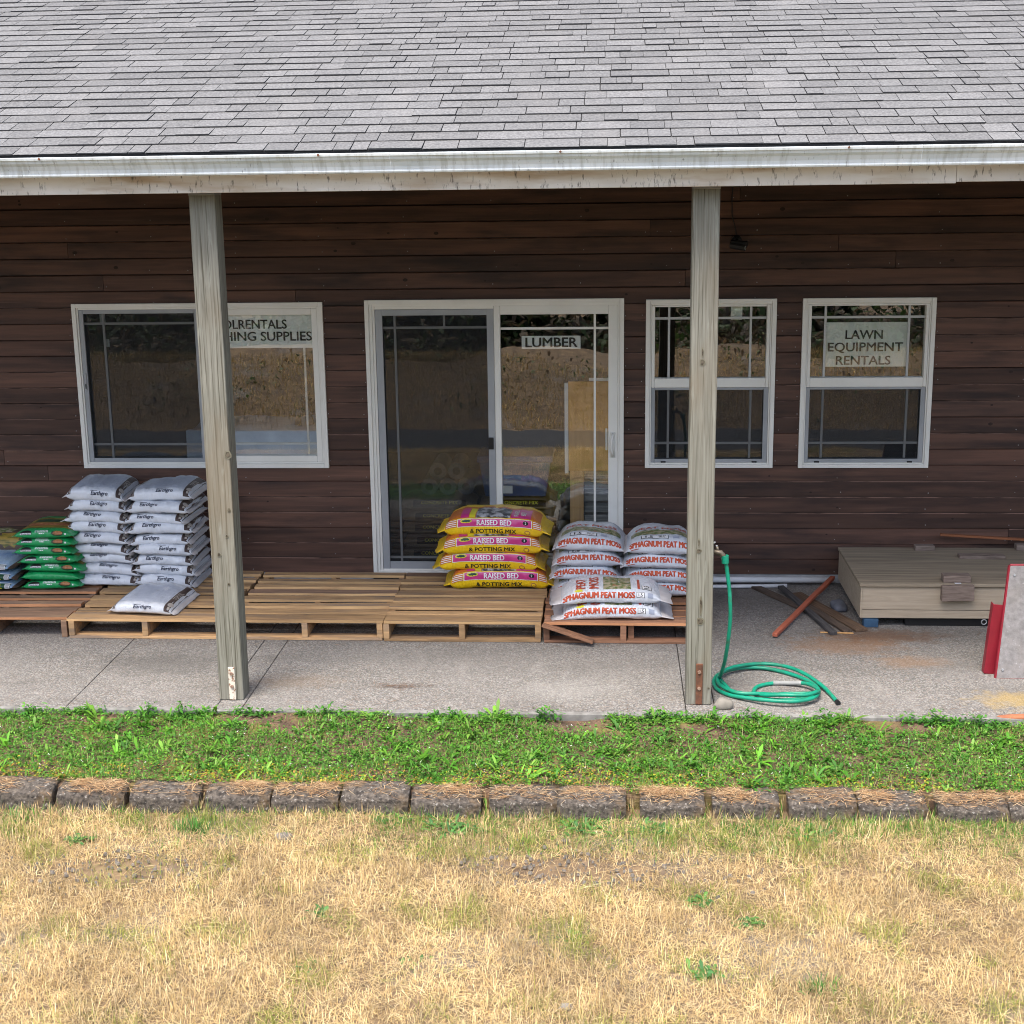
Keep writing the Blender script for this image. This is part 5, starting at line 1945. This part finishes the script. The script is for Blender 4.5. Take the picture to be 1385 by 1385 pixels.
tag(build(m, 'gravel'), 'grey gravel showing through bare patches of the dry lawn', 'gravel', kind='stuff')

# twigs and needles on the slab
n = 560
x = np.concatenate([RNG.normal(.50, .09, 90), RNG.normal(3.4, .25, 120), RNG.uniform(-1.8, 4.3, 200), RNG.uniform(-1.8, 2.3, 90), RNG.normal(3.1, .3, 60)])
y = np.concatenate([RNG.normal(-2.27, .018, 90), RNG.normal(-1.27, .07, 120), -2.66 + np.abs(RNG.normal(0, .13, 200)), -1.47 - np.abs(RNG.normal(0, .05, 90)), RNG.normal(-.7, .3, 60)])
g = blades(np.stack([x, y, np.full(n, .004)], 1), np.where(RNG.random(n) < .7, RNG.normal(0, .5, n), RNG.uniform(0, 6, n)), RNG.uniform(0, .12, n), RNG.uniform(.02, .08, n), RNG.uniform(.0015, .003, n), np.zeros(n), pal(n, [(.17, .09, .05), (.24, .13, .07), (.11, .07, .045)], .2))
tag(link('needle_litter', fast_mesh('needle_litter', *g, M['straw'])), 'brown needles and twigs lying on the concrete slab', 'litter', kind='stuff')


# woods beyond the bank, seen only in the glass
def woods():
    parts = []
    m = MB()
    r = random.Random(4)
    cs = []
    for i in range(30):
        x = -26 + i * 2.0 + r.uniform(-.8, .8)
        y = -15.5 - r.uniform(0, 6)
        h = r.uniform(3.2, 5.2)
        cs.append((x, y, h))
        z0 = float(ground_z(x, np.array([y]))[0])
        m.tube([(x, y, z0 - .2), (x + r.uniform(-.2, .2), y, z0 + h * .5), (x + r.uniform(-.4, .4), y, z0 + h * .9)], .12, M['bark'], 7, rads=[.16, .1, .04])
    for (x, y, h) in cs:
        z0 = float(ground_z(x, np.array([y]))[0])
        n = 2600
        u = RNG.normal(0, 1, (n, 3))
        u /= np.linalg.norm(u, axis=1)[:, None]
        rad = RNG.random(n) ** .4
        P = np.stack([x + u[:, 0] * 1.9 * rad, y + u[:, 1] * 1.9 * rad, z0 + h * .5 + u[:, 2] * h * .5 * rad], 1)
        P += .35 * np.sin(P[:, ::-1] * 2.1)
        C = pal(n, [(.05, .11, .025), (.08, .16, .03), (.035, .08, .02)], .2)
        parts.append(leaves(P, RNG.uniform(0, 6.28, n), RNG.uniform(-.6, 1, n), RNG.uniform(.25, .55, n), RNG.uniform(.14, .30, n), RNG.uniform(0, .4, n), C))
    n = 16000                                       # patches of bramble on the bank itself
    x, y = RNG.uniform(-14, 18, n), RNG.uniform(-12.2, -7.6, n)
    k = (RNG.random(n) < np.clip((field(x, y, 57, .9) - .5) * 3, 0, 1)) & (np.hypot(x - 1.72, y + 10.29) > 1.0)
    x, y = x[k], y[k]
    n = len(x)
    C = pal(n, [(.16, .11, .06), (.09, .10, .03), (.07, .12, .03), (.20, .13, .07)], .25)
    parts.append(leaves(np.stack([x, y, ground_z(x, y) + RNG.random(n) * .28], 1), RNG.uniform(0, 6.28, n), RNG.uniform(-.3, 1.3, n), RNG.uniform(.05, .12, n), RNG.uniform(.02, .05, n), RNG.uniform(0, .4, n), C))
    n = 32000                                       # brambles along the edge of the wood
    x, y = RNG.uniform(-26, 32, n), RNG.uniform(-16, -11.6, n)
    z = ground_z(x, y) + RNG.random(n) ** 1.5 * (.5 + 1.3 * field(x, y, 55, .5))
    C = pal(n, [(.10, .075, .05), (.07, .08, .03), (.05, .09, .025), (.14, .10, .06)], .2)
    parts.append(leaves(np.stack([x, y, z], 1), RNG.uniform(0, 6.28, n), RNG.uniform(-.3, 1.3, n), RNG.uniform(.12, .3, n), RNG.uniform(.05, .12, n), RNG.uniform(0, .4, n), C))
    o = link('woods', fast_mesh('woods', *join(parts), M['leafwood']))
    tag(o, 'dark mixed wood and brambles beyond the grassy bank', 'woods', kind='stuff')
    t = build(m, 'trunks', o)


woods()

# ------------------------------------------------------------------ light, sky, camera
SUN_EL, SUN_AZ = 66.0, -160.0        # azimuth: degrees from +y, negative = left (west) of the view
w = bpy.data.worlds.new('World')
scene.world = w
w.use_nodes = True
nt = w.node_tree
nt.nodes.clear()
sky = nt.nodes.new('ShaderNodeTexSky')
sky.sky_type = 'NISHITA'
sky.sun_disc = False
sky.sun_elevation = R(SUN_EL)
sky.sun_rotation = R(SUN_AZ)
sky.air_density = 1.0
sky.dust_density = 4.0
bg = nt.nodes.new('ShaderNodeBackground')
bg.inputs['Strength'].default_value = .15
wo = nt.nodes.new('ShaderNodeOutputWorld')
nt.links.new(sky.outputs[0], bg.inputs[0])
nt.links.new(bg.outputs[0], wo.inputs[0])

sd = bpy.data.lights.new('sun', 'SUN')
sd.energy = 1.5
sd.angle = R(24)
sd.color = (1.0, .95, .87)
so = bpy.data.objects.new('sun', sd)
COL.objects.link(so)
az, el = R(SUN_AZ), R(SUN_EL)
to_sun = Vector((math.sin(az) * math.cos(el), math.cos(az) * math.cos(el), math.sin(el)))
so.rotation_euler = (-to_sun).to_track_quat('-Z', 'Y').to_euler()

PITCH, YAW, ROLL, F = .230532644, .06764783, -.01378143, 1969.0206
fw = Vector((-math.sin(YAW) * math.cos(PITCH), math.cos(YAW) * math.cos(PITCH), -math.sin(PITCH)))
rt = Vector((math.cos(YAW), math.sin(YAW), 0))
up = rt.cross(fw)
r2 = rt * math.cos(ROLL) + up * math.sin(ROLL)
u2 = up * math.cos(ROLL) - rt * math.sin(ROLL)
cd = bpy.data.cameras.new('camera')
cd.sensor_width = 36
cd.lens = F / 1385 * 36
cd.clip_start = .05
cd.clip_end = 2000
co = bpy.data.objects.new('camera', cd)
COL.objects.link(co)
mx = Matrix.Identity(4)
for i in range(3):
    mx[i][0], mx[i][1], mx[i][2] = r2[i], u2[i], -fw[i]
mx[0][3], mx[1][3], mx[2][3] = 1.72007, -10.29081, 2.93970
co.matrix_world = mx
scene.camera = co

vs = scene.view_settings
vs.view_transform = 'Standard'
vs.look = 'None'
vs.gamma = 1
vs.use_curve_mapping = False
vs.exposure = 1.5
scene.cycles.use_denoising = True
scene.cycles.denoising_prefilter = 'ACCURATE'
scene.cycles.filter_width = 1.0
scene.cycles.max_bounces = 8
scene.cycles.diffuse_bounces = 4
scene.cycles.glossy_bounces = 4
scene.cycles.transparent_max_bounces = 16
scene.cycles.sample_clamp_indirect = 6
